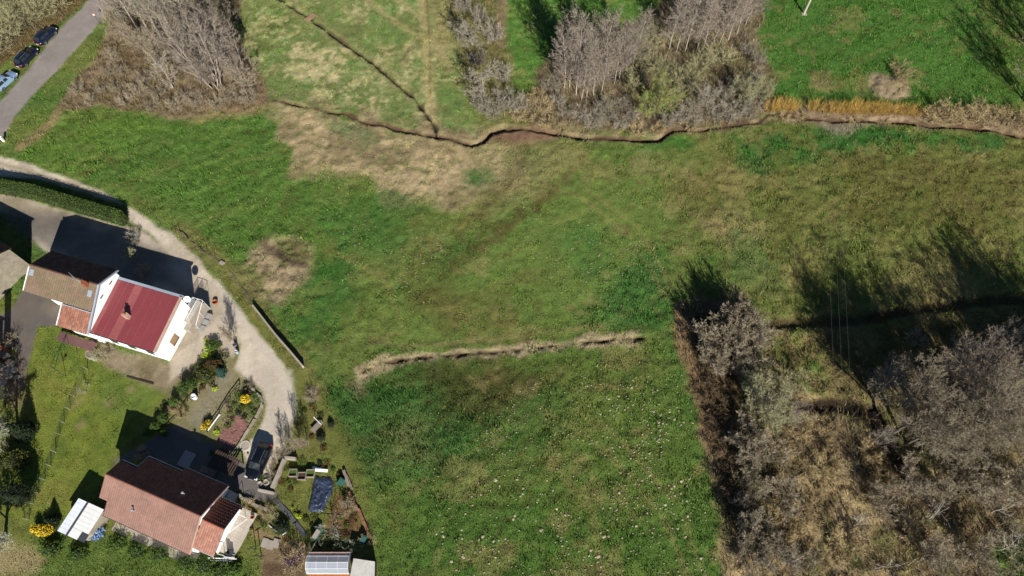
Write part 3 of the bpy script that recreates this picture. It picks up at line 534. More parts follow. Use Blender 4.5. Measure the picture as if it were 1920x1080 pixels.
def stand(key, pts, what, where, cat, group, smin=.85, smax=1.15):
    "plants a stand and tells its members apart by their order from the left"
    pts = sorted(pts); out = []
    for i, q in enumerate(pts):
        s = q[2] if len(q) > 2 else _pr.uniform(smin, smax); o = plant(key, q[0], q[1], s)
        lab = ('leftmost %s %s' % (what, where)) if i == 0 else ('%s %s from the left %s' % (ORD[i], what, where))
        if len(pts) == 1: lab = '%s %s' % (what, where)
        tag(o, lab, cat, group if len(pts) > 1 else None); out.append(o)
    return out

# ---- copse beside the road, top left
stand('tallpoplar', [(286,70),(303,73),(318,72),(331,74),(341,71),(362,60),(262,60)], 'tall pale poplar', 'in the roadside copse', 'tree', 'tall poplars in the copse', .9, 1.1)
stand('greyalder', [(402,163,1.5),(411,163,1.45),(455,150,1.0),(428,120,1.2),(380,120,1.3)], 'slender grey many-stemmed tree', 'at the copse end by the meadow', 'tree', 'grey trees at the copse end', 1.0, 1.3)
stand('spread', [(324,165,1.15)], 'low white-barked tree leaning with forked bare trunk', 'in the copse', 'tree', None)
stand('alder', [(240,75),(222,50),(270,100),(300,120),(360,100),(400,60),(440,60),(470,172,.7),(250,30)], 'bare brown alder', 'in the roadside copse', 'tree', 'brown alders in the copse', .7, 1.0)
stand('shrub', [(150,175),(170,195),(195,170),(205,140),(225,170),(240,195),(265,180),(290,200),(335,205),(375,195),(410,200),(440,190),(470,190),(215,115),(232,140),(275,155),(300,180),(350,185),(430,175)], 'brown leafless shrub', 'on the copse floor', 'shrub', 'brown shrubs under the copse', .55, .85)
# ---- coppice thicket in the corner beyond the parked cars
stand('thicket', [(5,95),(30,70),(60,45),(88,28),(115,12),(140,-8),(12,50),(45,20),(80,-5),(-15,110),(-10,20),(20,0),(60,-25),(100,-35),(160,-25),(120,-40)], 'tall olive-brown thicket shrub', 'behind the parked cars', 'shrub', 'thicket behind the parked cars', .8, 1.15)
# ---- two white trees in the meadow strip, and their shrubs
tag(plant('spread', 886, 82, 1.2), 'upper of two white spreading bare trees between meadow and pasture path', 'tree')
tag(plant('spread', 908, 180, 1.2), 'lower of two white spreading bare trees between meadow and pasture path', 'tree')
stand('greyshrub', [(900,40),(925,75),(895,120),(945,150),(925,215),(950,200),(900,205),(975,205),(870,20)], 'grey leafless shrub', 'around the two white trees', 'shrub', 'grey shrubs around the two white trees', .7, 1.1)
# ---- wood north of the stream
stand('poplar', [(1058,165),(1068,162),(1080,178),(1090,188),(1100,182),(1112,180),(1128,172),(1152,158),(1160,152),(1172,142),(1120,150),(1140,138),(1092,150),(1075,138),(1186,124),(1058,135),(1106,128)], 'grey leafless poplar', 'in the left stand above the stream', 'tree', 'poplars in the left stand', .8, 1.05)
stand('poplar', [(1255,92),(1268,98),(1284,98),(1306,96),(1320,86),(1336,82),(1350,80),(1366,74),(1382,62),(1398,45),(1296,60),(1330,50)], 'white-stemmed leafless poplar', 'in the right stand below the pasture', 'tree', 'poplars in the right stand', .85, 1.05)
stand('greenwillow', [(1225,218,1.05)], 'pale green budding willow', 'leafing in the middle of the streamside wood', 'tree', None)
stand('oliveshrub', [(1200,110),(1218,130),(1240,135),(1190,160),(1230,80),(1250,150),(1290,150),(1310,130),(1205,95),(1345,120),(1280,175)], 'olive-green leafless shrub', 'in the streamside wood', 'shrub', 'olive shrubs in the streamside wood', .9, 1.3)
stand('willow', [(1392,192,.85),(1425,185,.6)], 'silvery grey willow', 'at the right end of the streamside wood', 'tree', 'silver willows at the wood end')
stand('spread', [(1325,195,1.0)], 'single pale forked tree', 'right of the budding willow above the stream', 'tree', None)
stand('greyshrub', [(1045,195),(1060,215),(1085,225),(1110,235),(1135,228),(1160,240),(1185,228),(1250,235),(1275,225),(1300,235),(1340,220),(1365,225),(1400,215),(1130,205),(1165,200),(1350,185),(1375,170),(1300,205),(1035,165),(1415,150),(1420,120),(1400,100)], 'grey-brown leafless shrub', 'along the wooded stream bank', 'shrub', 'shrubs along the wooded stream bank', .6, .95)
stand('tanshrub', [(985,195),(1005,185),(1020,205),(990,225),(1025,235),(1050,245),(970,220),(1195,248),(1235,245),(1290,240)], 'tan low shrub', 'at the foot of the wood by the stream', 'shrub', 'tan shrubs at the foot of the wood', .6, .9)
# ---- golden osiers and brown bushes along the stream, right
stand('osier', [(1440,208),(1452,208),(1463,206),(1475,207),(1487,207),(1518,206),(1530,207),(1548,210),(1560,211),(1572,212),(1584,211),(1596,211),(1608,212),(1620,212),(1632,213),(1644,213),(1656,213),(1668,213),(1680,214),(1692,214),(1704,215),(1716,216)], 'golden osier bush', 'along the stream', 'shrub', 'golden osiers along the stream', .75, 1.05)
stand('tanshrub', [(1752,222,1.15),(1772,222,1.2),(1805,224,1.1),(1828,224,1.25),(1850,226,1.15),(1888,230,1.2),(1912,232,1.2),(1470,222,.5),(1500,220,.5),(1600,226,.5),(1660,226,.5)], 'brown rounded bush', 'on the stream bank right of the wood', 'shrub', 'brown bushes on the stream bank')
tag(plant('tanshrub', 1684, 142, 1.0), 'small reddish bare shrub on the earth mound in the pasture', 'shrub')
for q, l in (((1922,188,1.5), 'lower bare alder at the right edge of the pasture'), ((1950,110,1.7), 'upper bare alder at the right edge of the pasture'), ((1955,30,1.7), 'topmost bare alder at the right edge of the pasture')): tag(plant('alder', *q), l, 'tree')
# ---- bush clump and wood at the lower right
stand('densealder', [(1350,628,.80),(1378,640,.86),(1345,656,.86),(1385,672,.78),(1322,676,.66),(1354,694,.72),(1402,650,.7)], 'round olive-grey bush-like tree', 'at the tip of the lower wood', 'tree', 'round trees at the wood tip')
stand('rustshrub', [(1318,660),(1325,735),(1340,770),(1345,720),(1330,690),(1380,620),(1400,640),(1405,600),(1350,810),(1365,850),(1360,900),(1362,770),(1375,930)], 'dark rust-brown shrub', 'along the left edge of the lower wood', 'shrub', 'rusty shrubs along the wood edge', .7, 1.05)
stand('willow', [(1405,770,1.1),(1432,790,1.05),(1395,720,.8)], 'grey-green willow full of catkins', 'near the tip of the lower wood', 'tree', 'catkin willows in the lower wood')
stand('dead', [(1428,762,.85)], 'white dead birch with broken bent trunk', 'beside the catkin willows', 'tree', None)
tag(plant('bigtree', 1672, 812, 1.05), 'great bare oak with mossy trunk left of the shadowed glade', 'tree')
tag(plant('bigtree', 1748, 820, 1.0), 'great bare oak behind the mossy one in the lower wood', 'tree')
tag(plant('bigtree', 1815, 800, .95), 'third great bare oak nearest the right border of the lower wood', 'tree')
stand('greyalder', [(1700,760,1.25),(1640,742,1.15),(1900,770,1.5),(1930,700,1.5),(1965,680,1.5),(1880,690,1.0),(1850,650,.7),(1790,690,.8),(1940,820,1.3)], 'bare grey many-stemmed tree', 'by the great oaks', 'tree', 'grey trees by the oaks')
stand('dead', [(1738,972,.75),(1856,962,.7),(1895,985,.8),(1870,1030,.8),(1600,985,.55),(1470,1050,.6),(1650,1060,.6)], 'white dead birch', 'in the brambles of the lower wood', 'tree', 'dead birches in the lower wood')
stand('tanshrub', [(1500, 800), (1560, 805), (1470, 840), (1550, 880), (1630, 850), (1530, 930), (1620, 940), (1500, 970), (1650, 900), (1580, 1020), (1460, 1000), (1720, 1010), (1545, 1055)], 'tan bramble shrub', 'in the lower wood', 'shrub', 'tan brambles in the lower wood', .5, 1.35)
stand('oliveshrub', [(1400, 900), (1395, 960), (1720, 870), (1800, 910), (1830, 880), (1900, 910), (1760, 1060), (1910, 1050), (1460, 760), (1480, 720)], 'olive mossy shrub', 'in the lower wood', 'shrub', 'olive shrubs in the lower wood', .65, 1.05)
stand('shrub', [(1420, 860), (1400, 1050), (1500, 1060), (1730, 920), (1880, 1000), (1820, 850), (1905, 640), (1790, 650), (1710, 640), (1660, 960), (1390, 820)], 'brown leafless shrub', 'in the lower wood', 'shrub', 'brown shrubs in the lower wood', .65, 1.05)

stand('densealder', [(1385,815,.62),(1392,868,.66),(1398,920,.6),(1404,985,.6),(1412,1040,.62),(1420,850,.75),(1450,930,.7),(1400,1000,.7),(1640,930,.6),(1760,900,.8),(1820,930,.8),(1880,920,.8),(1730,1040,.7),(1820,1050,.7),(1440,1040,.65),(1700,910,.7)], 'brown many-stemmed young tree', 'among the brambles of the lower wood', 'tree', 'young trees among the brambles', .8, 1.3)

stand('bigtree', [(1990,770,.95),(2030,790,1.0),(2075,770,1.0),(2010,720,.8)], 'great bare tree', 'past the right border, shading the meadow', 'tree', 'great trees at the right border')
stand('greyalder', [(1835,700,.9),(1770,700,.85),(1805,760,.9),(1855,780,.95),(1480,790,.5),(1640,830,.5)], 'pale grey wispy tree', 'around the crowns of the great oaks', 'tree', 'wispy trees around the oaks')

stand('bigtree', [(1700,832,.95),(1722,782,.9),(1770,772,.9)], 'tall bare tree', 'added between the great oaks to thicken their shadow', 'tree', 'trees added to thicken the oak shadows')  # extra trees, added to fill gaps in the oaks' cast shadow
stand('densealder', [(1364,612,.78),(1336,640,.78),(1398,628,.72)], 'upper olive-grey bush-like tree', 'at the very tip of the lower wood', 'tree', 'upper trees at the wood tip')
# ------------------------------------------------------------------ building materials
M_WHITE = mat('white_render', (.80,.79,.77), .8, .04, 3, grain2=.04); M_PLASTER = mat('old_grey_plaster', lin(176,166,146,.55), .9, .28, 1.6, bump=.3, scale2=.5, grain2=.2)
M_RED = mat('maroon_sheet_metal', lin(154,74,80,.54), .5, .08, 4, scale2=.6, grain2=.08); M_REDL = mat('pale_maroon_sheet', lin(172,98,98,.56), .5, .06, 4); M_COPING = mat('pinkish_coping', lin(212,176,158,.6), .7, .12, 5)
M_BRTILE = mat('brown_roof_tile', (0,0,0), .8, .15, 9, attr=True, scale2=.7, grain2=.2); M_ZINC = mat('zinc', lin(178,190,204,.6), .45, .06, 4, spec=.5)
M_GLASS = newmat('dark_glass')[0]; _b = M_GLASS.node_tree.nodes['Principled BSDF']; _b.inputs['Base Color'].default_value = (.02,.025,.03,1); _b.inputs['Roughness'].default_value = .06
M_CONC = mat('concrete', lin(190,180,166,.55), .9, .15, 5, bump=.2); M_CONCD = mat('dark_concrete', lin(130,124,118,.55), .9, .18, 5); M_SLABB = mat('pale_slab', lin(176,176,176,.6), .85, .1, 4)
M_WOOD = mat('weathered_wood', lin(166,154,140,.55), .85, .25, 8); M_WOODD = mat('dark_wood', lin(84,66,54,.5), .85, .25, 8); M_WOODT = mat('tan_wood', lin(186,154,120,.55), .8, .2, 8)
M_BRICK = mat('red_brick', lin(176,100,72,.55), .9, .25, 6); M_BRICKO = mat('orange_brick', lin(214,118,66,.6), .9, .22, 6); M_IRON = mat('dark_iron', (.03,.03,.035), .5, .1, 5); M_STONE = mat('pale_stone', lin(188,178,160,.55), .9, .25, 4, bump=.4, vary=.18)
M_WPAINT = mat('white_paint', (.78,.78,.77), .5, .05, 5); M_SHEET = mat('white_corrugated_sheet', (.70,.70,.69), .55, .06, 2.5, grain2=.06); M_SHEETB = mat('bluish_white_sheet', (.62,.66,.72), .5, .05, 3); M_DARKP = mat('dark_slate_panel', lin(84,88,98,.5), .6, .15, 5)
M_TERR = mat('terrace_tile', lin(208,198,184,.62), .8, .1, 3); M_TERRA = mat('terracotta', lin(190,110,70,.55), .85, .15, 6)
def under(par, o):   # keep world coordinates under an Empty placed at the thing's base
    o.parent = par; o.matrix_parent_inverse = par.matrix_basis.inverted(); return o
def part(name, mb, m, par, smooth=False): return under(par, mb.build(name, m, None, smooth))
def frame2(o, ang): 
    ca, sa = math.cos(ang), math.sin(ang); return lambda u, v, z=0.0: (o[0]+u*ca-v*sa, o[1]+u*sa+v*ca, z)
def tiles(name, Lf, poly_fn, e0, e1, u0, u1, du, dv, cols, parent, seed, arch=.035, lift=.03, mm=None, part='tile'):
    """rows of roof tiles between ridge line e0=(v,z) and eave e1=(v,z); poly_fn(u,v) says where the roof exists.
    Too small in the photograph to pick apart (under 6 px), so they are one part."""
    r = np.random.RandomState(seed); Ls = math.hypot(e1[0]-e0[0], e1[1]-e0[1]); nv = max(1, int(round(Ls/dv))); nu = max(1, int(round((u1-u0)/du))); V = []; F = []; Cc = []
    sv = (e1[0]-e0[0])/Ls; sz = (e1[1]-e0[1])/Ls; nvn, nz = -sz, sv
    if nz < 0: nvn, nz = -nvn, -nz
    for j in range(nv):
        a, b = Ls*j/nv, Ls*(j+1)/nv+.03
        for i in range(nu):
            ua = u0+(u1-u0)*i/nu; ub = u0+(u1-u0)*(i+1)/nu; um = (ua+ub)/2
            if not poly_fn(um, e0[0]+sv*(a+b)/2): continue
            n = len(V); jit = r.uniform(-.006,.006)
            for s_, h in ((a, .0), (b, lift)):
                for uu, hh in ((ua, 0), (um, arch), (ub-.012, 0)):
                    k = h+hh+jit; V.append(Lf(uu, e0[0]+sv*s_+nvn*k, e0[1]+sz*s_+nz*k))
            for uu in (ua, um, ub-.012): V.append(Lf(uu, e0[0]+sv*b+nvn*-.01, e0[1]+sz*b+nz*-.01))
            flip = sv > 0
            for f in ((0,1,4,3),(1,2,5,4),(3,4,7,6),(4,5,8,7)): q = tuple(n+t for t in f); F.append(q if not flip else q[::-1])
            c = np.array(cols[r.randint(len(cols))])*r.uniform(.94,1.06); Cc += [c]*9
    me = np_mesh(name, np.array(V), np.array(F), mm or M_BRTILE, np.array(Cc)); o = under(parent, add('roof_tiles', me)); o['kind'] = 'stuff'; return o
def wall_prism(Lf, pts, z0, z1): 
    mb = MB(); mb.prism([Lf(u, v)[:2] for u, v in pts], z0, z1); return mb
def lbox(Lf, u0, u1, v0, v1, z0, z1, mb=None):
    mb = mb or MB(); mb.prism([Lf(u, v)[:2] for u, v in ((u0,v0),(u1,v0),(u1,v1),(u0,v1))], z0, z1); return mb
def slab(mb, Lf, u0, u1, va, za, vb, zb, th):
    P = [Lf(u0,va,za),Lf(u1,va,za),Lf(u1,vb,zb),Lf(u0,vb,zb)]; n = len(mb.v); mb.v += P+[(x,y,z-th) for x,y,z in P]
    for f in ((0,1,2,3),(7,6,5,4),(0,4,5,1),(1,5,6,2),(2,6,7,3),(3,7,4,0)): mb.f.append(tuple(n+i for i in f))
    return mb
def lbar(mb, Lf, a, b, w=.05): mb.tube([Lf(*a), Lf(*b)], w, w, 4); return mb

# ------------------------------------------------------------------ red-roofed house
RA = R(-16.93); RO = W(220, 523, 4.5); RF = frame2(RO, RA)
h = empty('red_roofed_house', RF(4.5,-3.5,0)); tag(h, 'white house with maroon sheet-metal roof and pale strip beside the lane', 'house')
ZN, ZS = 4.5, 3.62
zr = lambda v: ZN + (ZS-ZN)*(v/-7.0)
part('wall', wall_prism(RF, [(0.02,-.12),(8.95,-.12),(8.95,-6.85),(.02,-6.85)], -.2, [zr(-.12)-.12,zr(-.12)-.12,zr(-6.85)-.12,zr(-6.85)-.12]), M_WHITE, h)
part('roof_deck', slab(MB(), RF, .05, 8.98, .02, zr(0)-.03, -7.05, zr(-7.05)-.03, .08), M_ZINC, h)
# parapet coping over the east gable
part('gable_coping', slab(MB(), RF, 8.72, 9.04, .05, zr(0)+.16, -7.08, zr(-7.08)+.16, .20), M_COPING, h)
nS = 10; us = [.06, .55] + [.55+(8.70-.55)*i/8 for i in range(1, 9)]
for i in range(len(us)-1):     # sheets laid up the slope, each with its ribs
    mb = MB(); k = 6; a, b = us[i]+.008, us[i+1]-.004; pale = i in (0, 3) 
    if i == 3: pass
    prof = []
    for j in range(k): t0 = a+(b-a)*j/k; w_ = (b-a)/k; prof += [(t0, 0), (t0+w_*.62, 0), (t0+w_*.72, .02), (t0+w_*.9, .02)]
    prof.append((b, 0))
    for (ua, ha), (ub, hb) in zip(prof[:-1], prof[1:]): mb.quad(RF(ua,-7.12,zr(-7.12)+ha+.012), RF(ub,-7.12,zr(-7.12)+hb+.012), RF(ub,-.05,zr(0)+hb+.012), RF(ua,-.05,zr(0)+ha+.012))
    o = part('roof_sheet', mb, M_REDL if pale else M_RED, h)
    if pale: o['label'] = 'paler pinkish sheet'
part('gutter', lbox(RF, .0, 9.02, .02, .34, ZN-.12, ZN+.03), M_ZINC, h)
g = MB(); lbar(g, RF, (.0,-7.16,ZS-.09), (8.9,-7.16,ZS-.09), .06); part('gutter', g, M_IRON, h)
mb = lbox(RF, 3.45, 4.0, -4.35, -3.85, 3.7, 5.05); part('chimney', mb, M_COPING, h)
pot = MB(); 
for du in (-.12,.12): pot.lathe([(.11,0),(.09,.32)], 8, RF(3.72+du,-4.1,5.05))
part('chimney_pot', pot, M_TERRA, h)
sh = MB(); sh.prism([RF(8.96,-5.1)[:2],RF(9.03,-5.1)[:2],RF(9.03,-3.95)[:2],RF(8.96,-3.95)[:2]], 1.0, 2.15); part('shutter', sh, M_WOODT, h)
sh = MB(); sh.prism([RF(8.96,-5.15)[:2],RF(9.09,-5.15)[:2],RF(9.09,-3.9)[:2],RF(8.96,-3.9)[:2]], .9, .97); part('window_sill', sh, M_WOODD, h)
for u in (2.0, 5.2): part('window', lbox(RF, u, u+1.0, -.13, -.095, 1.0, 2.3), M_GLASS, h)
for u in (1.5, 4.0, 6.5): part('window', lbox(RF, u, u+1.0, -6.88, -6.845, .9, 2.1), M_GLASS, h)
part('plinth_slab', lbox(RF, 2.6, 9.4, .02, 1.15, -.1, .22), M_SLABB, h)
# satellite dish, fixed to the wall
dsh = empty('satellite_dish', RF(9.08, .2, 3.5)); tag(dsh, 'white satellite dish at the north-east corner of the red-roofed house', 'satellite dish')
mb = MB(); P = []
for i in range(6):
    rr_ = .42*i/5; P.append((rr_, .16*(i/5)**2))
base = len(mb.v)
ax = np.array((math.sin(SUN_AZ)*.75, -math.cos(SUN_AZ)*.75, .66)); ax /= np.linalg.norm(ax); e1 = nrm(np.cross(ax,(0,0,1))); e2 = np.cross(ax, e1); c0 = np.array(RF(9.2,.3,3.75))
for r_, dd in P:
    for j in range(18):
        q = 2*math.pi*j/18; mb.v.append(tuple(c0+ax*dd+r_*(math.cos(q)*e1+math.sin(q)*e2)))
for i in range(5):
    for j in range(18): mb.f.append((base+i*18+j, base+i*18+(j+1)%18, base+(i+1)*18+(j+1)%18, base+(i+1)*18+j))
part('reflector', mb, M_WPAINT, dsh, True)
mb = MB(); mb.tube([tuple(c0), RF(9.0,.1,3.55)], .025); mb.tube([tuple(c0-e2*.4+ax*.1), tuple(c0+ax*.5)], .015); part('arm', mb, M_IRON, dsh); mb = MB(); mb.tube([tuple(c0+ax*.45), tuple(c0+ax*.56)], .05); part('receiver', mb, M_IRON, dsh)
# outside stair on the east side
st = empty('outside_stair', RF(10,0,0)); tag(st, 'concrete outside stair with white railings at the gable of the red-roofed house', 'stairs')
part('landing', lbox(RF, 8.97, 9.75, -1.9, 1.05, -.1, 1.7), M_CONC, st)
part('apron', lbox(RF, 8.97, 9.75, -2.7, -1.92, -.1, .9), M_CONC, st)
for i in range(7): part('step', lbox(RF, 9.77, 10.35, 1.0-.42*(i+1)+.01, 1.0-.42*i, -.1, 1.65-.2*i), M_CONC, st)
for k, (u, v0, v1, z) in enumerate(((9.0,-.3,1.0,1.7),(9.72,-1.85,1.0,1.7))):
    mb = MB(); lbar(mb, RF, (u,v0,z+.95), (u,v1,z+.95), .03); n = int((v1-v0)/.14)
    for i in range(n+1): v = v0+(v1-v0)*i/n; lbar(mb, RF, (u,v,z), (u,v,z+.93), .018)
    part('railing', mb, M_WPAINT, st)
mb = MB(); lbar(mb, RF, (9.0,1.02,2.65), (9.72,1.02,2.65), .03); lbar(mb, RF, (9.72,1.02,2.65), (10.4,1.02,2.6), .03); lbar(mb, RF, (10.4,1.02,2.6), (10.4,-1.9,1.2), .03)
for v, z in ((1.0,2.6),(-.4,1.9),(-1.9,1.2)): lbar(mb, RF, (10.4,v,0), (10.4,v,z), .02)
part('railing', mb, M_WPAINT, st)
for i in range(3): part('step_slab', lbox(RF, 10.42, 11.0, .35-.85*(i+1)+.04, .35-.85*i-.04, -.1, .32-.06*i), M_SLABB, st); part('divider', lbox(RF, 10.42, 11.04, .35-.85*i-.035, .35-.85*i+.035, -.1, .42-.06*i), M_WOODD, st)
o = MB(); o.lathe([(.25,0),(.33,.42),(.30,.42),(.25,.1)], 12, RF(10.6,2.0,0)); tag(o.build('terracotta_pot', M_TERRA), 'terracotta pot standing on the gravel by the outside stair', 'flower pot')

# ------------------------------------------------------------------ brown-tiled house on its west side
b = empty('brown_tiled_house', RF(-4.5,-2.2,0)); tag(b, 'tall house with mossy brown tiled roof joined to the red-roofed house', 'house')
ZRg, ZEv = 7.0, 5.55
VR, VN, VS_ = -2.1, .72, -5.05
gab = [(-8.8,VN-.25),(0.0,VN-.25),(0.0,VS_+.9),(-8.8,VS_+.9)]
part('wall', wall_prism(RF, gab, -.2, ZEv-.05), M_WHITE, b)
for u0, u1 in ((-8.8,-8.55),(-.25,0.0)):
    mb = MB(); n = len(mb.v); A = [(VN-.25,ZEv-.05),(VS_+.9,ZEv-.05),(VR,ZRg-.18)]
    for u in (u0,u1): mb.v += [RF(u,v,z) for v,z in A]
    mb.f += [(0,1,2),(5,4,3),(0,3,4,1),(1,4,5,2),(2,5,3,0)]; part('gable', mb, M_WHITE, b)
sl = MB(); slab(sl, RF, -9.25, .12, VR, ZRg-.05, VN, ZEv-.06, .12); slab(sl, RF, -9.25, .12, VR, ZRg-.05, VS_, ZEv-.06, .12); part('roof_deck', sl, M_WOODD, b)
brc = [lin(120,80,66,.42), lin(104,70,60,.42), lin(132,90,72,.42)]; mossc = [lin(150,126,106,.5), lin(146,130,104,.5), lin(154,128,110,.5), lin(142,128,98,.5)]  # north tiles coloured darker for the slope's shade; south tiles mossy
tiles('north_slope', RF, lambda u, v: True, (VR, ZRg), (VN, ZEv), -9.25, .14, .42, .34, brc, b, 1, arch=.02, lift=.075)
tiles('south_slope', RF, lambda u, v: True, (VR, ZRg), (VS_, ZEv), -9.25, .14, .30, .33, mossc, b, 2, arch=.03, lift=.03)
rd = MB()
for i in range(24): a = -9.25+9.39*i/24; rd.tube([RF(a,VR,ZRg+.02+.012*(i%2)), RF(a+.38,VR,ZRg+.02+.012*(i%2))], .12, .105, 8)
part('ridge_tiles', rd, mat('ridge_tile', lin(120,84,70,.4), .85, .2, 6), b)
vg = MB(); slab(vg, RF, .13, .30, VR, ZRg+.08, VN+.05, ZEv+.05, .22); part('verge', vg, M_ZINC, b); vg = MB(); slab(vg, RF, .13, .30, VR-.01, ZRg+.08, -7.55, 4.03, .22); part('verge', vg, M_ZINC, b)
vg = MB(); slab(vg, RF, -9.36, -9.26, VR-.3, ZRg-.02, VS_, ZEv+.03, .2); part('verge', vg, M_WPAINT, b)
for u, v in ((-8.8,-2.9),(-.6,-3.3)): z = ZRg+(ZEv-ZRg)*(v-VR)/(VS_-VR); slb = MB(); slab(slb, RF, u-.28, u+.28, v+.35, z+.23, v-.35, z-.10, .08); part('skylight', slb, M_ZINC, b)
part('chimney', lbox(RF, -1.45, -.95, -2.75, -2.3, 6.3, 7.7), M_BRICK, b)
mb = MB(); lbar(mb, RF, (-1.9,-2.55,6.7), (-1.9,-2.55,8.9), .03)
for z, w in ((8.85,.7),(8.6,.55),(8.35,.45)): lbar(mb, RF, (-1.9-w,-2.55+w*.5,z), (-1.9+w,-2.55-w*.5,z), .02)
part('aerial', mb, M_ZINC, b)
# lean-to under the same flank
part('lean_to_wall', wall_prism(RF, [(-3.7,VS_+.88),(.0,VS_+.88),(.0,-7.1),(-3.7,-7.1)], -.2, [5.1,5.1,3.85,3.85]), M_WHITE, b)
tiles('lean_to_roof', RF, lambda u, v: True, (VS_-.12, 5.22), (-7.55, 4.0), -4.0, .12, .28, .33, [lin(180,124,102,.5), lin(168,114,94,.5), lin(188,134,110,.5), lin(160,112,94,.5)], b, 3)
vg = MB(); slab(vg, RF, -4.1, -3.99, VS_-.1, 5.28, -7.56, 4.06, .2); part('verge', vg, M_WPAINT, b); vg = MB(); lbar(vg, RF, (-4.0,VS_-.13,5.30), (.1,VS_-.13,5.30), .07); part('flashing', vg, M_ZINC, b)
part('door', lbox(RF, -7.0, -5.6, VS_+.86, VS_+.91, 0, 2.2), M_WOODD, b)
for u in (-7.5,-5.0,-2.5): part('window', lbox(RF, u, u+.9, VN-.255, VN-.22, 3.2, 4.4), M_GLASS, b)
for v in (-1.2,-3.2): part('wall_hook', lbox(RF, .0, .12, v, v+.5, 5.2, 5.26), M_IRON, b)
# purple-brown canopy south of the lean-to
c = empty('patio_canopy', RF(-4,-8,0)); tag(c, 'low plum-brown flat canopy below the orange lean-to', 'canopy')
part('roof', slab(MB(), RF, -5.35, -.15, -7.62, 1.25, -8.75, 1.15, .06), mat('plum_felt', lin(128,92,90,.5), .8, .15, 3), c)
for u in (-5.2,-2.8,-.4): mb = MB(); lbar(mb, RF, (u,-8.6,0), (u,-8.6,1.1), .05); part('post', mb, M_WOODT, c)

# ------------------------------------------------------------------ lower house
LA = R(-21.39); LO = W(198, 889, 5.4); LF_ = frame2(LO, LA)
k = empty('terracotta_roofed_house', LF_(6,0,0)); tag(k, 'long house with salmon tiled roof, shade painted into its north slope, at the lane end', 'house')
ZR2 = 5.4; SLP = 2.3/3.75; zl = lambda v: ZR2-SLP*abs(v)
inN = lambda u, v: v < (1.88 if u < 2.05 else 3.30 if u < 6.55 else 3.76); inS = lambda u, v: v > (-2.25 if u < .9 else -3.78)
fp = [(.25,1.7),(2.2,1.7),(2.2,3.05),(6.75,3.05),(6.75,3.5),(11.5,3.5),(11.5,-3.5),(1.1,-3.5),(1.1,-2.05),(.25,-2.05)]
part('wall', wall_prism(LF_, fp, -.2, [zl(v)-.22 for u, v in fp]), M_WHITE, k)
mb = MB(); n = 0; A = [(3.5,zl(3.5)-.22),(-3.5,zl(-3.5)-.22),(0,ZR2-.22)]
for u in (11.3,11.502): mb.v += [LF_(u,v,z) for v,z in A]
mb.f += [(0,1,2),(5,4,3),(0,3,4,1),(1,4,5,2),(2,5,3,0)]; part('gable', mb, M_WHITE, k)
mb = MB(); mb.v += [LF_(u,v,z) for u in (.252,.45) for v,z in ((1.7,zl(1.7)-.22),(-2.05,zl(2.05)-.22),(0,ZR2-.22))]; mb.f += [(0,1,2),(5,4,3),(0,3,4,1),(1,4,5,2),(2,5,3,0)]; part('gable', mb, M_WHITE, k)
sl = MB()
for u0, u1, ve in ((0,2.05,1.88),(2.05,6.55,3.30),(6.55,11.85,3.76)): slab(sl, LF_, u0+.02, u1-.02, 0.0, ZR2-.05, ve, zl(ve)-.05, .12)
for u0, u1, ve in ((0,.9,-2.25),(.9,11.9,-3.78)): slab(sl, LF_, u0+.02, u1-.02, 0.0, ZR2-.05, ve, zl(ve)-.05, .12)
part('roof_deck', sl, M_WOODD, k)
salmon = [lin(180,140,126,.47), lin(178,139,125,.47), lin(183,142,128,.47), lin(179,140,127,.47)]; shadec = [lin(150,98,84,.45), lin(138,90,78,.45), lin(160,106,88,.45)]  # north slope tiles coloured darker to carry their shade
tiles('north_slope2', LF_, inN, (0, ZR2), (3.76, zl(3.76)), -.02, 11.9, .26, .34, shadec, k, 4, arch=.05)
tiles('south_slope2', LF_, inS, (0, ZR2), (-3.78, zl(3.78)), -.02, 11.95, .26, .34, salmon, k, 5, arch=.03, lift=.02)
rd = MB()
for i in range(32): a = 11.93*i/32; rd.tube([LF_(a,0,ZR2+.02), LF_(a+.37,0,ZR2+.02)], .11, .10, 8)
part('ridge_tiles', rd, mat('ridge_tile_salmon', lin(176,120,104,.45), .85, .2, 6), k)
gt = MB()
for a, b2 in (((0,1.95),(2.02,1.95)),((2.02,1.95),(2.02,3.36)),((2.02,3.36),(6.5,3.36)),((6.5,3.36),(6.5,3.82)),((6.5,3.82),(11.88,3.82))):
    zz = min(zl(a[1]), zl(a[1])) ; lbar(gt, LF_, (*a, zl(a[1])-.02), (*b2, zl(b2[1])-.02), .05)
part('gutter', gt, M_ZINC, k)
gt = MB(); lbar(gt, LF_, (.9,-3.84,zl(3.84)-.02), (11.9,-3.84,zl(3.84)-.02), .05); part('gutter', gt, M_IRON, k)
for sgn, nme in ((1,''),(-1,'')):
    vg = MB(); slab(vg, LF_, 11.90, 12.0, 0, ZR2+.08, sgn*3.78, zl(3.78)+.06, .16); part('verge', vg, M_COPING, k)
for u, v in ((8.65,1.35),(4.4,-2.15)): mb = MB(); mb.lathe([(.06,0),(.06,.55),(.13,.56),(.13,.68),(.02,.72)], 10, LF_(u,v,zl(v)-.05)); part('vent_pipe', mb, M_ZINC, k)
for v in (1.2,-1.1): part('vent_grille', lbox(LF_, 11.50, 11.54, v-.18, v+.18, 3.3, 3.7), M_DARKP, k)
for u in (3.2,8.0): part('window', lbox(LF_, u, u+1.1, 3.02 if u < 6 else 3.47, 3.075 if u < 6 else 3.525, .9, 2.1), M_GLASS, k)
for u in (3.0,6.0,9.0): part('window', lbox(LF_, u, u+1.1, -3.525, -3.48, .9, 2.1), M_GLASS, k)
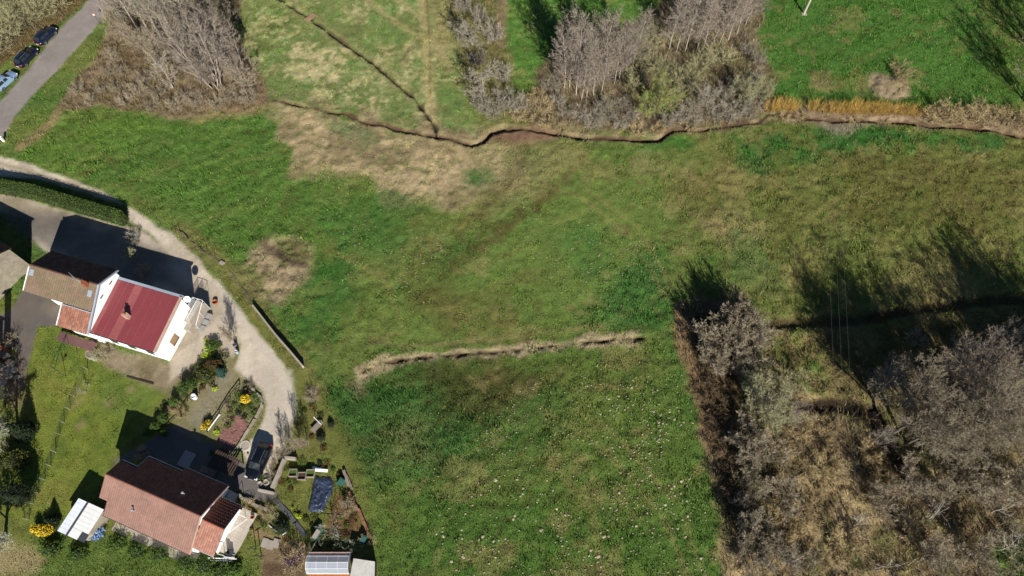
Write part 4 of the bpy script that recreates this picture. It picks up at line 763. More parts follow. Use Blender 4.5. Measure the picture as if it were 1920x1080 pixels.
# annex with its own little roof
part('annex_wall', wall_prism(LF_, [(11.52,2.1),(13.45,2.1),(13.45,-2.75),(11.52,-2.75)], -.2, 2.75), M_WHITE, k)
ZA, ZAE = 3.9, 2.85; VA = -.28
mb = MB(); mb.v += [LF_(u,v,z) for u in (13.25,13.45) for v,z in ((2.1,2.75),(-2.75,2.75),(VA,ZA-.15))]; mb.f += [(0,1,2),(5,4,3),(0,3,4,1),(1,4,5,2),(2,5,3,0)]; part('annex_gable', mb, M_WHITE, k)
sl = MB(); slab(sl, LF_, 11.62, 14.28, VA, ZA-.05, 2.42, ZAE-.05, .1); slab(sl, LF_, 11.62, 14.28, VA, ZA-.05, -3.02, ZAE-.05, .1); part('annex_deck', sl, M_WOODD, k)
tiles('annex_north', LF_, lambda u, v: True, (VA, ZA), (2.45, ZAE), 11.62, 14.3, .26, .34, [lin(150,92,78,.5), lin(142,86,74,.5)], k, 6, arch=.05)  # north annex tiles darker than the south ones, slope shade in the colour
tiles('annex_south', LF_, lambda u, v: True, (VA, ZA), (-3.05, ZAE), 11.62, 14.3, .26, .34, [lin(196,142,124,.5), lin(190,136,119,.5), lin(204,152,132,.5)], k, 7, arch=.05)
rd = MB()
for i in range(7): a = 11.62+2.68*i/7; rd.tube([LF_(a,VA,ZA+.02), LF_(a+.38,VA,ZA+.02)], .11, .10, 8)
part('ridge_tiles', rd, mat('ridge_tile_rose', lin(196,120,98,.5), .85, .2, 6), k)
gt = MB(); lbar(gt, LF_, (11.6,2.5,ZAE-.02), (14.3,2.5,ZAE-.02), .05); lbar(gt, LF_, (11.6,-3.1,ZAE-.02), (14.3,-3.1,ZAE-.02), .05); part('gutter', gt, M_ZINC, k)
part('meter_box', lbox(LF_, 11.55, 12.3, 2.5, 3.45, 0, 1.6), M_SLABB, k)
# terrace
t = empty('paved_terrace', LF_(14.6,0,0)); tag(t, 'pale tiled terrace at the east end of the terracotta-roofed house', 'terrace')
for i in range(4):
    for j in range(8):
        u0, u1 = 13.47+.46*i, 13.47+.46*(i+1)-.012; v0 = 2.4-.62*j
        part('tile', lbox(LF_, u0, u1, v0-.61, v0, -.1, .30+.004*((i*7+j*3)%3)), M_TERR, t)
p_ = empty('awning_frame', LF_(14.4,-1,0)); tag(p_, 'thin white awning frame leaning over the pale terrace', 'awning frame')
mb = MB(); lbar(mb, LF_, (14.35,1.6,.3), (14.35,1.6,2.6), .03); lbar(mb, LF_, (14.35,-2.7,.3), (14.35,-2.7,2.6), .03); part('post', mb, M_WPAINT, p_)
mb = MB(); lbar(mb, LF_, (14.35,1.6,2.6), (14.35,-2.7,2.6), .03); lbar(mb, LF_, (14.35,-.5,2.6), (15.3,1.5,2.2), .025); part('bar', mb, M_WPAINT, p_)
o = MB(); o.box(LF_(14.75,-2.2,.6), (.5,.5,.6), LA); o.box(LF_(14.75,-2.42,1.1), (.5,.06,.5), LA); tag(o.build('garden_chair', M_DARKP), 'dark garden chair on the shaded end of the terrace', 'chair')
o = MB(); o.lathe([(.16,.3),(.22,.62),(.19,.62),(.16,.4)], 12, LF_(15.1,1.9,0)); tag(o.build('flower_pot', M_TERRA), 'terracotta pot at the upper corner of the terrace', 'flower pot')
o = MB(); o.lathe([(.2,.3),(.26,.55),(.23,.55),(.2,.4)], 12, LF_(14.55,-2.95,0)); tag(o.build('wash_tub', M_ZINC), 'round zinc tub at the lower corner of the terrace', 'tub')
rl = empty('stacked_rails', W(405,1048)); tag(rl, 'long pale rails stacked below the annex of the terracotta-roofed house', 'rails')
for a_, b_2, zz in (((388,1046),(444,1048),.5),((394,1051),(436,1052),.35),((420,1044),(440,1046),.6)): mb = MB(); mb.tube([W(*a_, zz), W(*b_2, zz)], .05, .05, 5); part('rail', mb, M_WPAINT, rl)
# paved strip along the south side, slabs north side
part('paved_strip', lbox(LF_, 1.0, 11.6, -5.0, -3.52, -.1, .05), M_CONC, k)
o = lbox(LF_, -.1, 1.75, 2.0, 3.35, -.1, .16).build('concrete_slab', M_SLABB); tag(o, 'pale concrete slab in the shade by the stepped roof corner', 'slab')
o = lbox(LF_, 3.7, 5.2, 3.75, 5.6, -.1, .10).build('concrete_slab', M_SLABB); tag(o, 'larger pale concrete slab in the shaded forecourt', 'slab')
# white shed at the west end
s = empty('white_shed', LF_(-1.5,-5.2,0)); tag(s, 'white corrugated-roofed shed with a dark ridge line beside the terracotta-roofed house', 'shed')
part('wall', wall_prism(LF_, [(-2.95,-3.5),(.0,-3.6),(.0,-6.1),(-.5,-6.85),(-2.95,-6.85)], -.2, 1.98), M_PLASTER, s)
for j in range(8):
    v0, v1 = -3.35-.46*j, -3.35-.46*(j+1)+.012
    part('roof_sheet', slab(MB(), LF_, -3.1, -1.98, v0, 2.28, v1, 2.28, .03), M_SHEETB, s)  # bluer west strip: shade of the turned-away slope put into the colour
    if v1 > -6.2: part('roof_sheet', slab(MB(), LF_, -1.80, .18, v0, 2.20, v1, 2.20, .03), M_SHEET, s)
part('roof_sheet', slab(MB(), LF_, -1.80, -.62, -6.12, 2.20, -7.02, 2.20, .03), M_SHEET, s)
part('dark_panel', slab(MB(), LF_, -.60, .22, -6.14, 2.06, -7.0, 2.06, .03), M_DARKP, s)
part('ridge_cap', lbox(LF_, -1.98, -1.80, -7.05, -3.32, 2.1, 2.33), M_DARKP, s)
o = lbox(LF_, .2, 1.0, -2.3, -3.6, -.1, 1.9).build('lean_to_roof_box', M_DARKP); tag(o, 'dark flat-roofed lean-to between the white shed and the house', 'lean-to'); o.name = 'dark_lean_to'

# ------------------------------------------------------------------ old barn at the left edge
A = np.array(W(59, 499)[:2]); B = np.array(W(0, 563)[:2]); d = (A-B)/np.linalg.norm(A-B); BF = frame2(A, math.atan2(d[1], d[0]))
bn = empty('old_barn', BF(-4,4,0)); tag(bn, 'old barn with a bare grey plaster gable at the left edge', 'barn')
part('wall', wall_prism(BF, [(0,0),(-8,0),(-8,9),(0,9)], -.2, 4.6), M_PLASTER, bn)
mb = MB(); mb.v += [BF(u,v,z) for v in (0,.3) for u,z in ((0,4.6),(-8,4.6),(-4,6.9))]; mb.f += [(0,1,2),(5,4,3),(0,3,4,1),(1,4,5,2),(2,5,3,0)]; part('gable', mb, M_PLASTER, bn)
BT = lambda u, v, z: BF(v-4.0, u, z)
mb = MB(); slab(mb, BT, -.12, 9.1, 0, 6.96, 4.25, 4.5, .12); slab(mb, BT, -.12, 9.1, 0, 6.96, -4.25, 4.5, .12); part('roof_deck', mb, M_WOODD, bn)
for e in (4.3, -4.3): tiles('barn_slope', BT, lambda u, v: True, (0, 7.0), (e, 4.5), -.15, 9.1, .30, .34, [lin(140,92,78,.42), lin(116,80,70,.42), lin(156,104,84,.42)], bn, 8, arch=.03, lift=.05)
# ------------------------------------------------------------------ brick cottage cut by the left edge
A = np.array(W(4, 668)[:2]); CF = frame2(A, R(-20))
ct = empty('brick_cottage', CF(-3,-1,0)); tag(ct, 'orange brick cottage with tall chimney cut by the left edge', 'cottage')
part('wall', wall_prism(CF, [(0,0),(-7,0),(-7,-4.5),(0,-4.5)], -.2, 3.1), M_BRICKO, ct)
mb = MB(); slab(mb, CF, -7.2, .15, -2.2, 4.3, .25, 3.1, .12); slab(mb, CF, -7.2, .15, -2.2, 4.3, -4.7, 3.1, .12); part('roof_deck', mb, M_WOODD, ct)
for e in (.3, -4.75): tiles('cottage_slope', CF, lambda u, v: True, (-2.2, 4.36), (e, 3.12), -7.2, .17, .28, .33, [lin(150,84,66,.45), lin(170,100,76,.45)], ct, 9)
part('chimney', lbox(CF, -.2, .42, .5, 1.0, 0, 5.4), M_BRICK, ct); part('chimney_cap', lbox(CF, -.28, .5, .42, 1.08, 5.4, 5.5), M_CONC, ct)
M_TEAL = mat('teal_lid', lin(64,98,104,.5), .7, .15, 4)
for i, (px, py, l) in enumerate(((12,668,'upper dark teal tank beside the brick cottage'),(7,692,'lower dark teal tank beside the brick cottage'))):
    p = G(px, py); t = empty('water_tank', p); tag(t, l, 'tank'); mb = MB(); mb.box((p[0],p[1],.55), (1.1,.8,1.1), R(-25)); part('body', mb, M_CONCD, t); mb = MB(); mb.box((p[0],p[1],1.14), (1.2,.9,.08), R(-25)); part('lid', mb, M_TEAL, t)
for i, (px, py, s_, l) in enumerate(((18,685,.7,'grey boulder'),(14,702,.8,'tan boulder'),(5,718,.6,'pale boulder'),(28,695,.5,'small boulder'),(33,708,.35,'smallest boulder'))):
    r = np.random.RandomState(i); mb = MB(); mb.lathe([(.55,-.2),(.95,.1),(.85,.5),(.4,.75),(.05,.8)], 9)
    V = np.array(mb.v)*s_*(1+r.uniform(-.16,.16,(len(mb.v),1))); mb.v = [tuple(q) for q in V]; o = mb.build('boulder', M_STONE); o.location = G(px, py); tag(o, l+' in the rockery below the brick cottage', 'boulder', 'boulders below the brick cottage')

pg = empty('wooden_pergola', W(408,866)); tag(pg, 'dark slatted wooden pergola in the shade north of the terracotta-roofed house', 'pergola')
for i in range(11): part('slat', lbox(LF_, 7.6+.3*i, 7.6+.3*i+.17, 4.9, 6.9, 1.02, 1.09), M_WOODD, pg)
for v in (5.1,6.7): part('beam', lbox(LF_, 7.5, 10.9, v-.06, v+.06, 0.88, 1.015), M_WOODD, pg)
for u in (7.6,10.8):
    for v in (5.1,6.7): part('post', lbox(LF_, u-.06, u+.06, v-.06, v+.06, -.1, .875), M_WOODD, pg)
wp = empty('woodpile', LF_(7.8,4.4,0)); tag(wp, 'low log pile against the shaded house wall beside the pergola', 'woodpile'); r = np.random.RandomState(12)
for i in range(3):
    for j in range(7): mb = MB(); c_ = 6.9+.24*j+.1*(i%2); mb.tube([LF_(c_,4.1,.12+.2*i), LF_(c_,4.75,.12+.2*i)], .11, .11, 7); part('log', mb, M_WOOD, wp)
# ------------------------------------------------------------------ cars
M_TYRE = mat('tyre', (.012,.012,.012), .85, .1, 8); M_RIM = mat('rim', (.45,.45,.47), .35, .05, 8, metal=.8); M_LAMP = mat('lamp_glass', (.7,.72,.75), .15, 0, 5, grain2=0); M_TAIL = mat('tail_lamp', (.35,.02,.02), .25, 0, 5, grain2=0); M_CHROME = mat('chrome', (.75,.75,.77), .2, 0, 5, metal=.9, grain2=0); M_PLATE = mat('number_plate', (.75,.75,.72), .4, 0, 5, grain2=0)
def car_paint(n, c): 
    m, t, b_ = newmat(n); b_.inputs['Base Color'].default_value = (*c, 1); b_.inputs['Roughness'].default_value = .28; b_.inputs['Coat Weight'].default_value = .6; b_.inputs['Metallic'].default_value = .35; return m
def loft(sections, mb):
    k = len(sections[0]); base = len(mb.v)
    for s_ in sections: mb.v += s_
    for i in range(len(sections)-1):
        for j in range(k): j2 = (j+1)%k; mb.f.append((base+i*k+j, base+(i+1)*k+j, base+(i+1)*k+j2, base+i*k+j2))
    mb.f.append(tuple(base+j for j in range(k))); mb.f.append(tuple(base+(len(sections)-1)*k+j for j in range(k-1,-1,-1))); return mb
def make_car(L, Wd, Ht, paint, rails, hatch):
    root = empty('parked_car'); hw = Wd/2; belt = Ht*.60
    S = []
    for t, wf, zb, zt in ((0,.70,.38,.62),(.02,.84,.26,.72),(.08,.95,.20,belt*.86),(.20,1.0,.18,belt*.94),(.30,1.0,.18,belt),(.55,1.0,.18,belt+.03),(.80,1.0,.18,belt+.05),(.92,.97,.20,belt+.02),(.975,.90,.28,belt-.08),(1,.80,.40,belt-.28)):
        x = L/2-L*t; w = hw*wf; S.append([(x,-w*.82,zb),(x,-w,zb+.12),(x,-w,zb+(zt-zb)*.62),(x,-w*.93,zt-.05),(x,-w*.80,zt),(x,w*.80,zt),(x,w*.93,zt-.05),(x,w,zb+(zt-zb)*.62),(x,w,zb+.12),(x,w*.82,zb)])
    o = loft(S, MB()).build('body', paint, root, True); 
    m = o.modifiers.new('e', 'EDGE_SPLIT'); m.split_angle = R(50)
    # cabin: roof skin with pillars, glass a little inside it
    x0, x1, x2, x3 = L*.235, L*.06, -L*(.33 if hatch else .26), -L*(.455 if hatch else .40); rz_ = Ht
    C_ = []
    for x, zt, w1, w2 in ((x0,belt+.01,.78,.80),(x1,rz_-.03,.80,.66),(0-.02*L,rz_,.82,.67),(x2,rz_-.04,.80,.64),(x3,belt+.03,.76,.70)):
        C_.append([(x,-hw*w1,belt-.02),(x,-hw*w2,zt-.04 if zt > belt+.1 else zt),(x,-hw*w2*.88,zt),(x,hw*w2*.88,zt),(x,hw*w2,zt-.04 if zt > belt+.1 else zt),(x,hw*w1,belt-.02)])
    o = loft(C_, MB()).build('cabin', paint, root, True); m = o.modifiers.new('e', 'EDGE_SPLIT'); m.split_angle = R(40)
    def pane(nm, P, off): mb = MB(); mb.quad(*[tuple(np.array(p)+off) for p in P]); return mb.build(nm, M_GLASS, root)
    f = .08
    pane('windscreen', [(x0-.05*(x0-x1),-hw*.76,belt+.05),(x0-.05*(x0-x1),hw*.76,belt+.05),(x1+.10*(x0-x1),hw*.64,rz_-.10),(x1+.10*(x0-x1),-hw*.64,rz_-.10)], np.array((.02,0,.025)))
    pane('rear_window', [(x3+.10*(x2-x3),hw*.68,belt+.10),(x3+.10*(x2-x3),-hw*.68,belt+.10),(x2-.12*(x2-x3),-hw*.62,rz_-.12),(x2-.12*(x2-x3),hw*.62,rz_-.12)], np.array((-.02,0,.025)))
    for s_ in (-1,1):
        for a, b2 in ((x1*.55+x0*.2, -.08*L),(-.10*L, x2*.98)):
            pane('side_window', [(a,s_*hw*.815,belt+.04),(b2,s_*hw*.815,belt+.04),(b2,s_*hw*.69,rz_-.10),(a-.12,s_*hw*.69,rz_-.10)], np.array((0,s_*.012,0)))
        mb = MB(); mb.box((L/2-.16,s_*hw*.66,belt*.72), (.22,.34,.13)); mb.build('headlight', M_LAMP, root)
        mb = MB(); mb.box((-L/2+.09,s_*hw*.72,belt*.82), (.16,.26,.20)); mb.build('tail_light', M_TAIL, root)
        mb = MB(); mb.box((x0*.80,s_*(hw+.09),belt+.06), (.14,.18,.12)); mb.build('wing_mirror', paint, root)
        if rails: mb = MB(); mb.tube([(x1-.1,s_*hw*.58,rz_),(x1-.25,s_*hw*.58,rz_+.05),(x2+.25,s_*hw*.56,rz_+.05),(x2+.1,s_*hw*.56,rz_)], .022); mb.build('roof_rail', M_CHROME, root)
        for xw in (L*.31,-L*.29):
            w = empty('wheel'); w.parent = root; w.location = (xw, s_*(hw-.10), .31)
            def disc(nm, prof, mt): 
                mb = MB(); mb.lathe(prof, 16); mb.v = [(x, z*s_, y) for x, y, z in mb.v]; o = mb.build(nm, mt, w); return o
            disc('tyre', [(.20,-.10),(.30,-.10),(.315,-.06),(.315,.08),(.29,.105),(.20,.105)], M_TYRE); disc('rim', [(.05,.06),(.20,.095),(.20,.112),(.06,.10)], M_RIM)
    for x in (L/2+.005, -L/2-.005): mb = MB(); mb.box((x,0,.48), (.02,.5,.11)); mb.build('number_plate', M_PLATE, root)
    mb = MB(); mb.box((L/2-.02,0,belt*.60), (.05,.7,.12)); mb.build('grille', M_IRON, root)
    return root
def put_car(c, pa, pb, lab, grp=None):
    a = np.array(W(*pa)[:2]); b2 = np.array(W(*pb)[:2]); m = (a+b2)/2; d = a-b2; c.location = (m[0], m[1], gz(*m)+.02); c.rotation_euler = (0,0,math.atan2(d[1], d[0])); tag(c, lab, 'car', grp)
P_BLK = car_paint('black_paint', (.006,.010,.024)); P_NAVY = car_paint('dark_navy_paint', (.007,.014,.040)); P_DARK = car_paint('black_lacquer', (.005,.007,.011)); P_SIL = car_paint('silver_blue_paint', (.24,.36,.52))
g_ = 'cars parked along the road'
put_car(make_car(4.0,1.70,1.44,P_SIL,False,True), (28,144), (-1,170), 'silver-blue hatchback nearest the bottom of the roadside row', g_)
put_car(make_car(4.15,1.72,1.48,P_BLK,True,True), (68,96), (38,128), 'blackish blue estate car in the middle of the roadside row', g_)
put_car(make_car(3.95,1.70,1.44,P_NAVY,False,True), (103,58), (75,86), 'dark navy car at the top of the roadside row', g_)
put_car(make_car(4.25,1.80,1.58,P_DARK,True,True), (477,893), (500,842), 'black car with chrome roof rails parked on the gravel by the lower house')

# ------------------------------------------------------------------ pole, cables, road sign
pp = G(1507, 26); pl = empty('utility_pole', pp); tag(pl, 'pale concrete utility pole standing in the green pasture', 'utility pole')
mb = MB(); mb.tube([(pp[0],pp[1],pp[2]-.3),(pp[0],pp[1],9)], .20, .13, 8); part('pole', mb, mat('pale_pole', lin(214,200,184,.6), .8, .1, 4), pl); mb = MB(); mb.box((pp[0],pp[1],8.3), (2.0,.12,.12)); part('crossarm', mb, M_IRON, pl); mb = MB(); mb.box((pp[0],pp[1],.05),(.8,.7,.14)); part('footing', mb, M_CONC, pl)
q0 = np.array((pp[0],pp[1],8.4)); q1 = np.array((32.4,1.0,8.0)); q1 = q1+(q1-np.array((46.9,90,8)))*.35; q1[2] = 8.4
p2 = empty('utility_pole', (q1[0],q1[1],0)); mb = MB(); mb.tube([(q1[0],q1[1],-.3),(q1[0],q1[1],9)], .20, .13, 8); part('pole', mb, M_CONC, p2); mb = MB(); mb.box((q1[0],q1[1],8.3), (2.0,.12,.12)); part('crossarm', mb, M_IRON, p2); tag(p2, 'second utility pole carrying the cables beyond the lower wood', 'utility pole')
M_CABLE = mat('cable', (.16,.16,.16), .5, 0, 5, grain2=0)
for i, dx in enumerate((-.9,0,.9)):
    mb = MB(); P = [tuple(q0*(1-t)+q1*t+np.array((dx,0,-2.2*4*t*(1-t)*.35))) for t in np.linspace(0,1,16)]; mb.tube(P, .007, .007, 3)
    tag(mb.build('power_cable', M_CABLE), ('leftmost','middle','rightmost')[i]+' overhead cable of three crossing the lower wood', 'cable', 'overhead cables')
sp = G(188, 45); sg = empty('road_sign', sp); tag(sg, 'small red and white triangular road sign on a dark post at the verge', 'road sign')
mb = MB(); mb.tube([(sp[0],sp[1],0),(sp[0],sp[1],2.2)], .03); part('post', mb, M_IRON, sg); mb = MB(); mb.prism([(-.32,0),(.32,0),(0,.55)], 0, .02); mb.v = [(sp[0]+x, sp[1]-.05-z, 1.75+y) for x,y,z in mb.v]; part('plate', mb, mat('sign_red', lin(190,60,50,.6), .5, 0, 5, grain2=0), sg)
mb = MB(); mb.prism([(-.2,.07),(.2,.07),(0,.42)], .021, .03); mb.v = [(sp[0]+x, sp[1]-.05-z, 1.75+y) for x,y,z in mb.v]; part('panel', mb, M_WPAINT, sg)
# culvert head and post at the left end of the driveway
p = G(9, 266); o = MB(); o.box((p[0],p[1],.5),(.25,.25,1.0)); o.box((p[0],p[1],1.05),(.34,.34,.1)); tag(o.build('marker_post', M_WPAINT), 'short white marker post at the mouth of the driveway', 'post')
# plank bridge over the brook
p = G(582, 34); br = empty('plank_bridge', p); tag(br, 'little plank bridge across the brook in the pale meadow', 'bridge')
for i in range(4): mb = MB(); a = R(40); mb.box((p[0]+(i-1.5)*.26*math.cos(a-math.pi/2+1.57), p[1]+(i-1.5)*.26*math.sin(a-math.pi/2+1.57)*-.8, .12+.003*i), (.22,1.9,.06), R(-38)); part('plank', mb, M_WOODT, br)

# ------------------------------------------------------------------ leafy evergreens
def leaf_cloud(n, sz, fn, seed, droop=0.0):
    r = np.random.RandomState(seed); V = []
    for i in range(n):
        c, nn = fn(r); a = nrm(nn+r.normal(0,.7,3)); b2 = nrm(np.cross(a, r.normal(0,1,3))); s_ = sz*r.uniform(.6,1.4); t = nrm(np.cross(a,b2)); V += [c-b2*s_*.5, c+b2*s_*.5, c+t*s_*1.5+nn*s_*.5]
    V = np.array(V); return V, np.arange(len(V)).reshape(-1,3)
def ell(a, b2, c, z0, lumps=.30):
    def fn(r):
        d = nrm(r.normal(0,1,3)); k = 1+lumps*math.sin(d[0]*5+d[2]*3)*math.cos(d[1]*5); q = r.uniform(.72,1.0)**.5
        return np.array((d[0]*a*k*q, d[1]*b2*k*q, z0+d[2]*c*k*q)), np.array((d[0]/a,d[1]/b2,d[2]/c))*min(a,b2,c)
    return fn
def cone(r0, h_, z0=0.1):
    def fn(r):
        t = 1-math.sqrt(r.rand()); q = r.uniform(.6,1)**.5; an = r.uniform(0,6.283); rr_ = r0*(1-t)*q*(1+.12*math.sin(an*5+t*9)); return np.array((rr_*math.cos(an), rr_*math.sin(an), z0+t*h_)), np.array((math.cos(an), math.sin(an), r0/h_))
    return fn
def lm_(n, c, k=.5, v=.1): return mat(n, lin(*c, k), .7, .3, 3, vary=v, spec=.2, grain2=.15)
F_BOX = lm_('clipped_foliage', (92,122,48), .55); F_DARK = lm_('dark_evergreen', (50,66,42), .5); F_JUN = lm_('juniper_foliage', (96,104,44), .5); F_BLUE = lm_('blue_conifer', (70,106,92), .5); F_FORS = lm_('forsythia_bloom', (238,204,44), .7, .1); F_PINK = lm_('pink_blossom', (206,150,190), .6, .05); F_MAGN = lm_('mauve_blossom', (176,140,186), .55, .05); F_LIME = lm_('lime_leaves', (190,214,50), .65); F_RUSS = lm_('russet_leaves', (120,92,48), .5); F_HEDGE = lm_('hedge_foliage', (98,124,50), .55, 0)
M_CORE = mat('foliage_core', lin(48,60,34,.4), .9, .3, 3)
def evergreen(nm, lab, cat, px, py, dims, fol, n=900, sz=.09, kind='ball', grp=None, seed=0, lift=0.0, core=True, pname='foliage'):
    o = empty(nm, G(px, py)); a, b2, c = dims
    fn = ell(a, b2, c, c+lift) if kind == 'ball' else cone(a, c)
    V, F = leaf_cloud(n, sz, fn, seed+int(px)); add(pname, np_mesh(nm+'_leaf', V, F, fol), o)
    mb = MB()
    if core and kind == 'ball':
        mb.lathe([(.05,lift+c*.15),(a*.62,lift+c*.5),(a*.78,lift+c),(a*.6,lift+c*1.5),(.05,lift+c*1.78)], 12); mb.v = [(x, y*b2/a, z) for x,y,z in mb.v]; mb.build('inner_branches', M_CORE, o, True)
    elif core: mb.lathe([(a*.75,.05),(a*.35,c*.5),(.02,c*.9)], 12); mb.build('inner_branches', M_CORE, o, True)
    mb = MB(); mb.tube([(0,0,-.1),(0,0,max(lift+c*.5,.3))], .05, .03, 5); mb.build('stem', B_DARK, o)
    tag(o, lab, cat, grp); return o
gT = 'clipped balls along the gravel walk'
for i, (px, py, r_, wh) in enumerate(((366,725,.62,'topmost'),(351,733,.66,'second'),(331,757,.42,'third'),(313,788,.55,'fourth'),(298,803,.52,'fifth'),(280,815,.40,'sixth'),(312,815,.36,'rightmost of the lowest three'))):
    evergreen('clipped_shrub', wh+(' clipped green ball from the top beside the walk' if 'lowest' not in wh else ' clipped balls by the forecourt'), 'shrub', px, py, (r_,r_,r_*1.2), F_BOX, 800, .08, grp=gT, lift=.25)
evergreen('green_shrub', 'fresh green shrub at the top of the walk bed', 'shrub', 402, 650, (.75,.65,.5), F_BOX, 900, .10)
evergreen('juniper', 'big olive juniper in the bed beside the gravel walk', 'shrub', 388, 706, (1.35,1.05,.75), F_JUN, 1800, .10, seed=2)
evergreen('russet_shrub', 'russet-leaved shrub above the olive juniper', 'shrub', 404, 690, (.95,.7,.8), F_RUSS, 1100, .09)
evergreen('blue_conifer', 'small blue-green conifer right of the olive juniper', 'shrub', 416, 700, (.7,.6,1.5), F_BLUE, 900, .09, 'cone')
evergreen('yellow_shrub', 'yellow-green shrub next to the fresh green one', 'shrub', 390, 654, (.35,.3,.3), F_LIME, 250, .08)
evergreen('forsythia', 'large yellow forsythia left of the white shed', 'shrub', 92, 996, (.80,.62,.6), F_FORS, 800, .09, lift=.2)
evergreen('forsythia', 'second yellow forsythia beside the larger one near the shed', 'shrub', 74, 993, (.5,.42,.5), F_FORS, 380, .09, lift=.2)
evergreen('forsythia', 'bright yellow forsythia in the stone-edged island bed', 'shrub', 464, 752, (.48,.48,.55), F_FORS, 520, .09, lift=.25)
evergreen('forsythia', 'small yellow forsythia on the left of the black rail', 'shrub', 388, 802, (.45,.4,.4), F_FORS, 330, .08, lift=.1)
evergreen('forsythia', 'smallest yellow forsythia beside the paler strip of paving', 'shrub', 394, 794, (.35,.3,.35), F_FORS, 200, .08, lift=.1)
evergreen('yew', 'dark bushy yew above the large forsythia', 'shrub', 102, 978, (.85,.8,1.6), F_DARK, 1700, .09, 'cone')
evergreen('yew', 'dark feathery evergreen left of the wire fence', 'tree', 55, 935, (1.3,1.2,1.9), F_DARK, 2600, .10, lift=.3)
evergreen('green_conifer', 'green spreading conifer at the left of the lawn', 'shrub', 34, 868, (1.7,1.3,1.2), F_JUN, 2400, .11)
evergreen('green_conifer', 'dark green conifer hidden behind the silvery tree', 'tree', 52, 812, (1.3,1.3,3.8), F_DARK, 2600, .11, 'cone')
evergreen('yew', 'small dark evergreen at the edge of the roadside copse', 'tree', 447, 62, (1.3,1.2,3.2), F_DARK, 1800, .12, 'cone')
evergreen('yew', 'dark evergreen behind the small one at the copse edge', 'tree', 425, 30, (1.2,1.2,2.6), F_DARK, 1500, .12, 'cone')
evergreen('lime_plant', 'lime-green leafy plant in the kitchen garden', 'plant', 561, 968, (.30,.22,.2), F_LIME, 160, .08)
evergreen('lime_plant', 'tiny lime plant above the larger lime one', 'plant', 553, 964, (.14,.14,.12), F_LIME, 60, .06)
evergreen('lime_plant', 'pale yellow plant by the garden path', 'plant', 549, 952, (.16,.14,.12), F_LIME, 70, .06)
evergreen('dark_shrub', 'dark round shrub inside the white-edged bed', 'shrub', 530, 990, (.9,.75,.5), F_DARK, 900, .09)
evergreen('dark_shrub', 'dark shrub between the car and the gravel verge', 'shrub', 488, 897, (.4,.35,.35), F_BOX, 300, .08)
evergreen('dark_shrub', 'small dark conifer on the grass right of the bench', 'shrub', 621, 796, (.42,.42,.6), F_DARK, 420, .08, 'cone')
evergreen('dark_shrub', 'small dark shrub below the bench on the meadow edge', 'shrub', 603, 822, (.55,.5,.4), F_DARK, 420, .08)
for i, (px, py, s_) in enumerate(((385,1062,.9),(415,1070,.8),(350,1058,.8),(440,1068,.7),(100,1030,.9),(150,1040,.8),(260,1035,.8),(300,1040,.8),(225,1020,.7))):
    evergreen('garden_shrub', '%s leafy green shrub along the bottom of the garden' % ('leftmost' if px == 100 else ORD[sorted((385,415,350,440,100,150,260,300,225)).index(px)]+' from the left'), 'shrub', px, py, (s_*1.3,s_,s_*.6), F_BOX, 1000, .10, grp='shrubs along the bottom of the garden')
bp_ = sorted(((470,765,.35,F_BOX),(455,766,.3,F_JUN),(478,775,.3,F_BOX),(448,775,.28,F_DARK),(440,760,.25,F_BOX),(432,772,.3,F_JUN),(459,782,.25,F_DARK),(472,738,.28,F_RUSS)))
for i, (px, py, s_, f_) in enumerate(bp_): evergreen('bed_plant', ('leftmost' if i == 0 else ORD[i])+' low bedding plant'+('' if i == 0 else ' from the left')+' in the island bed', 'plant', px, py, (s_*1.2,s_,s_*.6), f_, 160, .08, grp='plants of the island bed', core=False)
# clipped hedge beside the lane
HP = [(-70,345),(0,356),(70,368),(150,392),(232,416)]; P = [np.array(W(*q)[:2]) for q in HP]; hg = empty('hedge', W(120,385)); tag(hg, 'long clipped green hedge between the lane and the courtyard', 'hedge')
r = np.random.RandomState(4); V = []; mb = MB(); HW, HH = .80, 1.9
for a, b2 in zip(P[:-1], P[1:]):
    d = b2-a; Ld = np.hypot(*d); d /= Ld; nn = np.array((-d[1], d[0])); q = [a-nn*HW*.8, b2-nn*HW*.8, b2+nn*HW*.8, a+nn*HW*.8]; mb.prism([tuple(t) for t in q], -.1, HH-.12)
    for i in range(int(Ld*520)):
        t = r.uniform(-.02,1.02); f = r.rand(); c2 = a+d*Ld*t; bump = .10*math.sin(Ld*t*2.1+a[0])+.06*math.sin(Ld*t*5)
        if f < .5: s_ = r.uniform(-1,1); c = np.array((*(c2+nn*s_*HW), HH-.10*s_*s_+bump*.5+r.uniform(-.08,.05))); nv = np.array((0,0,1.))
        else: sg_ = 1 if f < .75 else -1; c = np.array((*(c2+nn*sg_*(HW+bump*.4+r.uniform(-.08,.04))), r.uniform(0,HH))); nv = np.array((*(nn*sg_), .2))
        aa = nrm(nv+r.normal(0,.6,3)); bb = nrm(np.cross(aa, r.normal(0,1,3))); tt = np.cross(aa, bb); z_ = r.uniform(.04,.09); V += [c-bb*z_*.6, c+bb*z_*.6, c+tt*z_*1.4+nv*z_*.4]
end = P[-1]
for i in range(900): an = r.uniform(0,6.28); z_ = r.uniform(0,HH); c = np.array((end[0]+math.cos(an)*HW*.95, end[1]+math.sin(an)*HW*.95, z_ if r.rand() < .6 else HH-.05)); k_ = 1 if c[2] < HH-.1 else r.rand(); c[:2] = end+(c[:2]-end)*k_; aa = nrm(r.normal(0,1,3)); bb = nrm(np.cross(aa, r.normal(0,1,3))); V += [c-bb*.05, c+bb*.05, c+aa*.1]
mb.lathe([(HW*.8,-.1),(HW*.8,HH-.3),(HW*.5,HH-.14)], 12, (end[0],end[1],0))
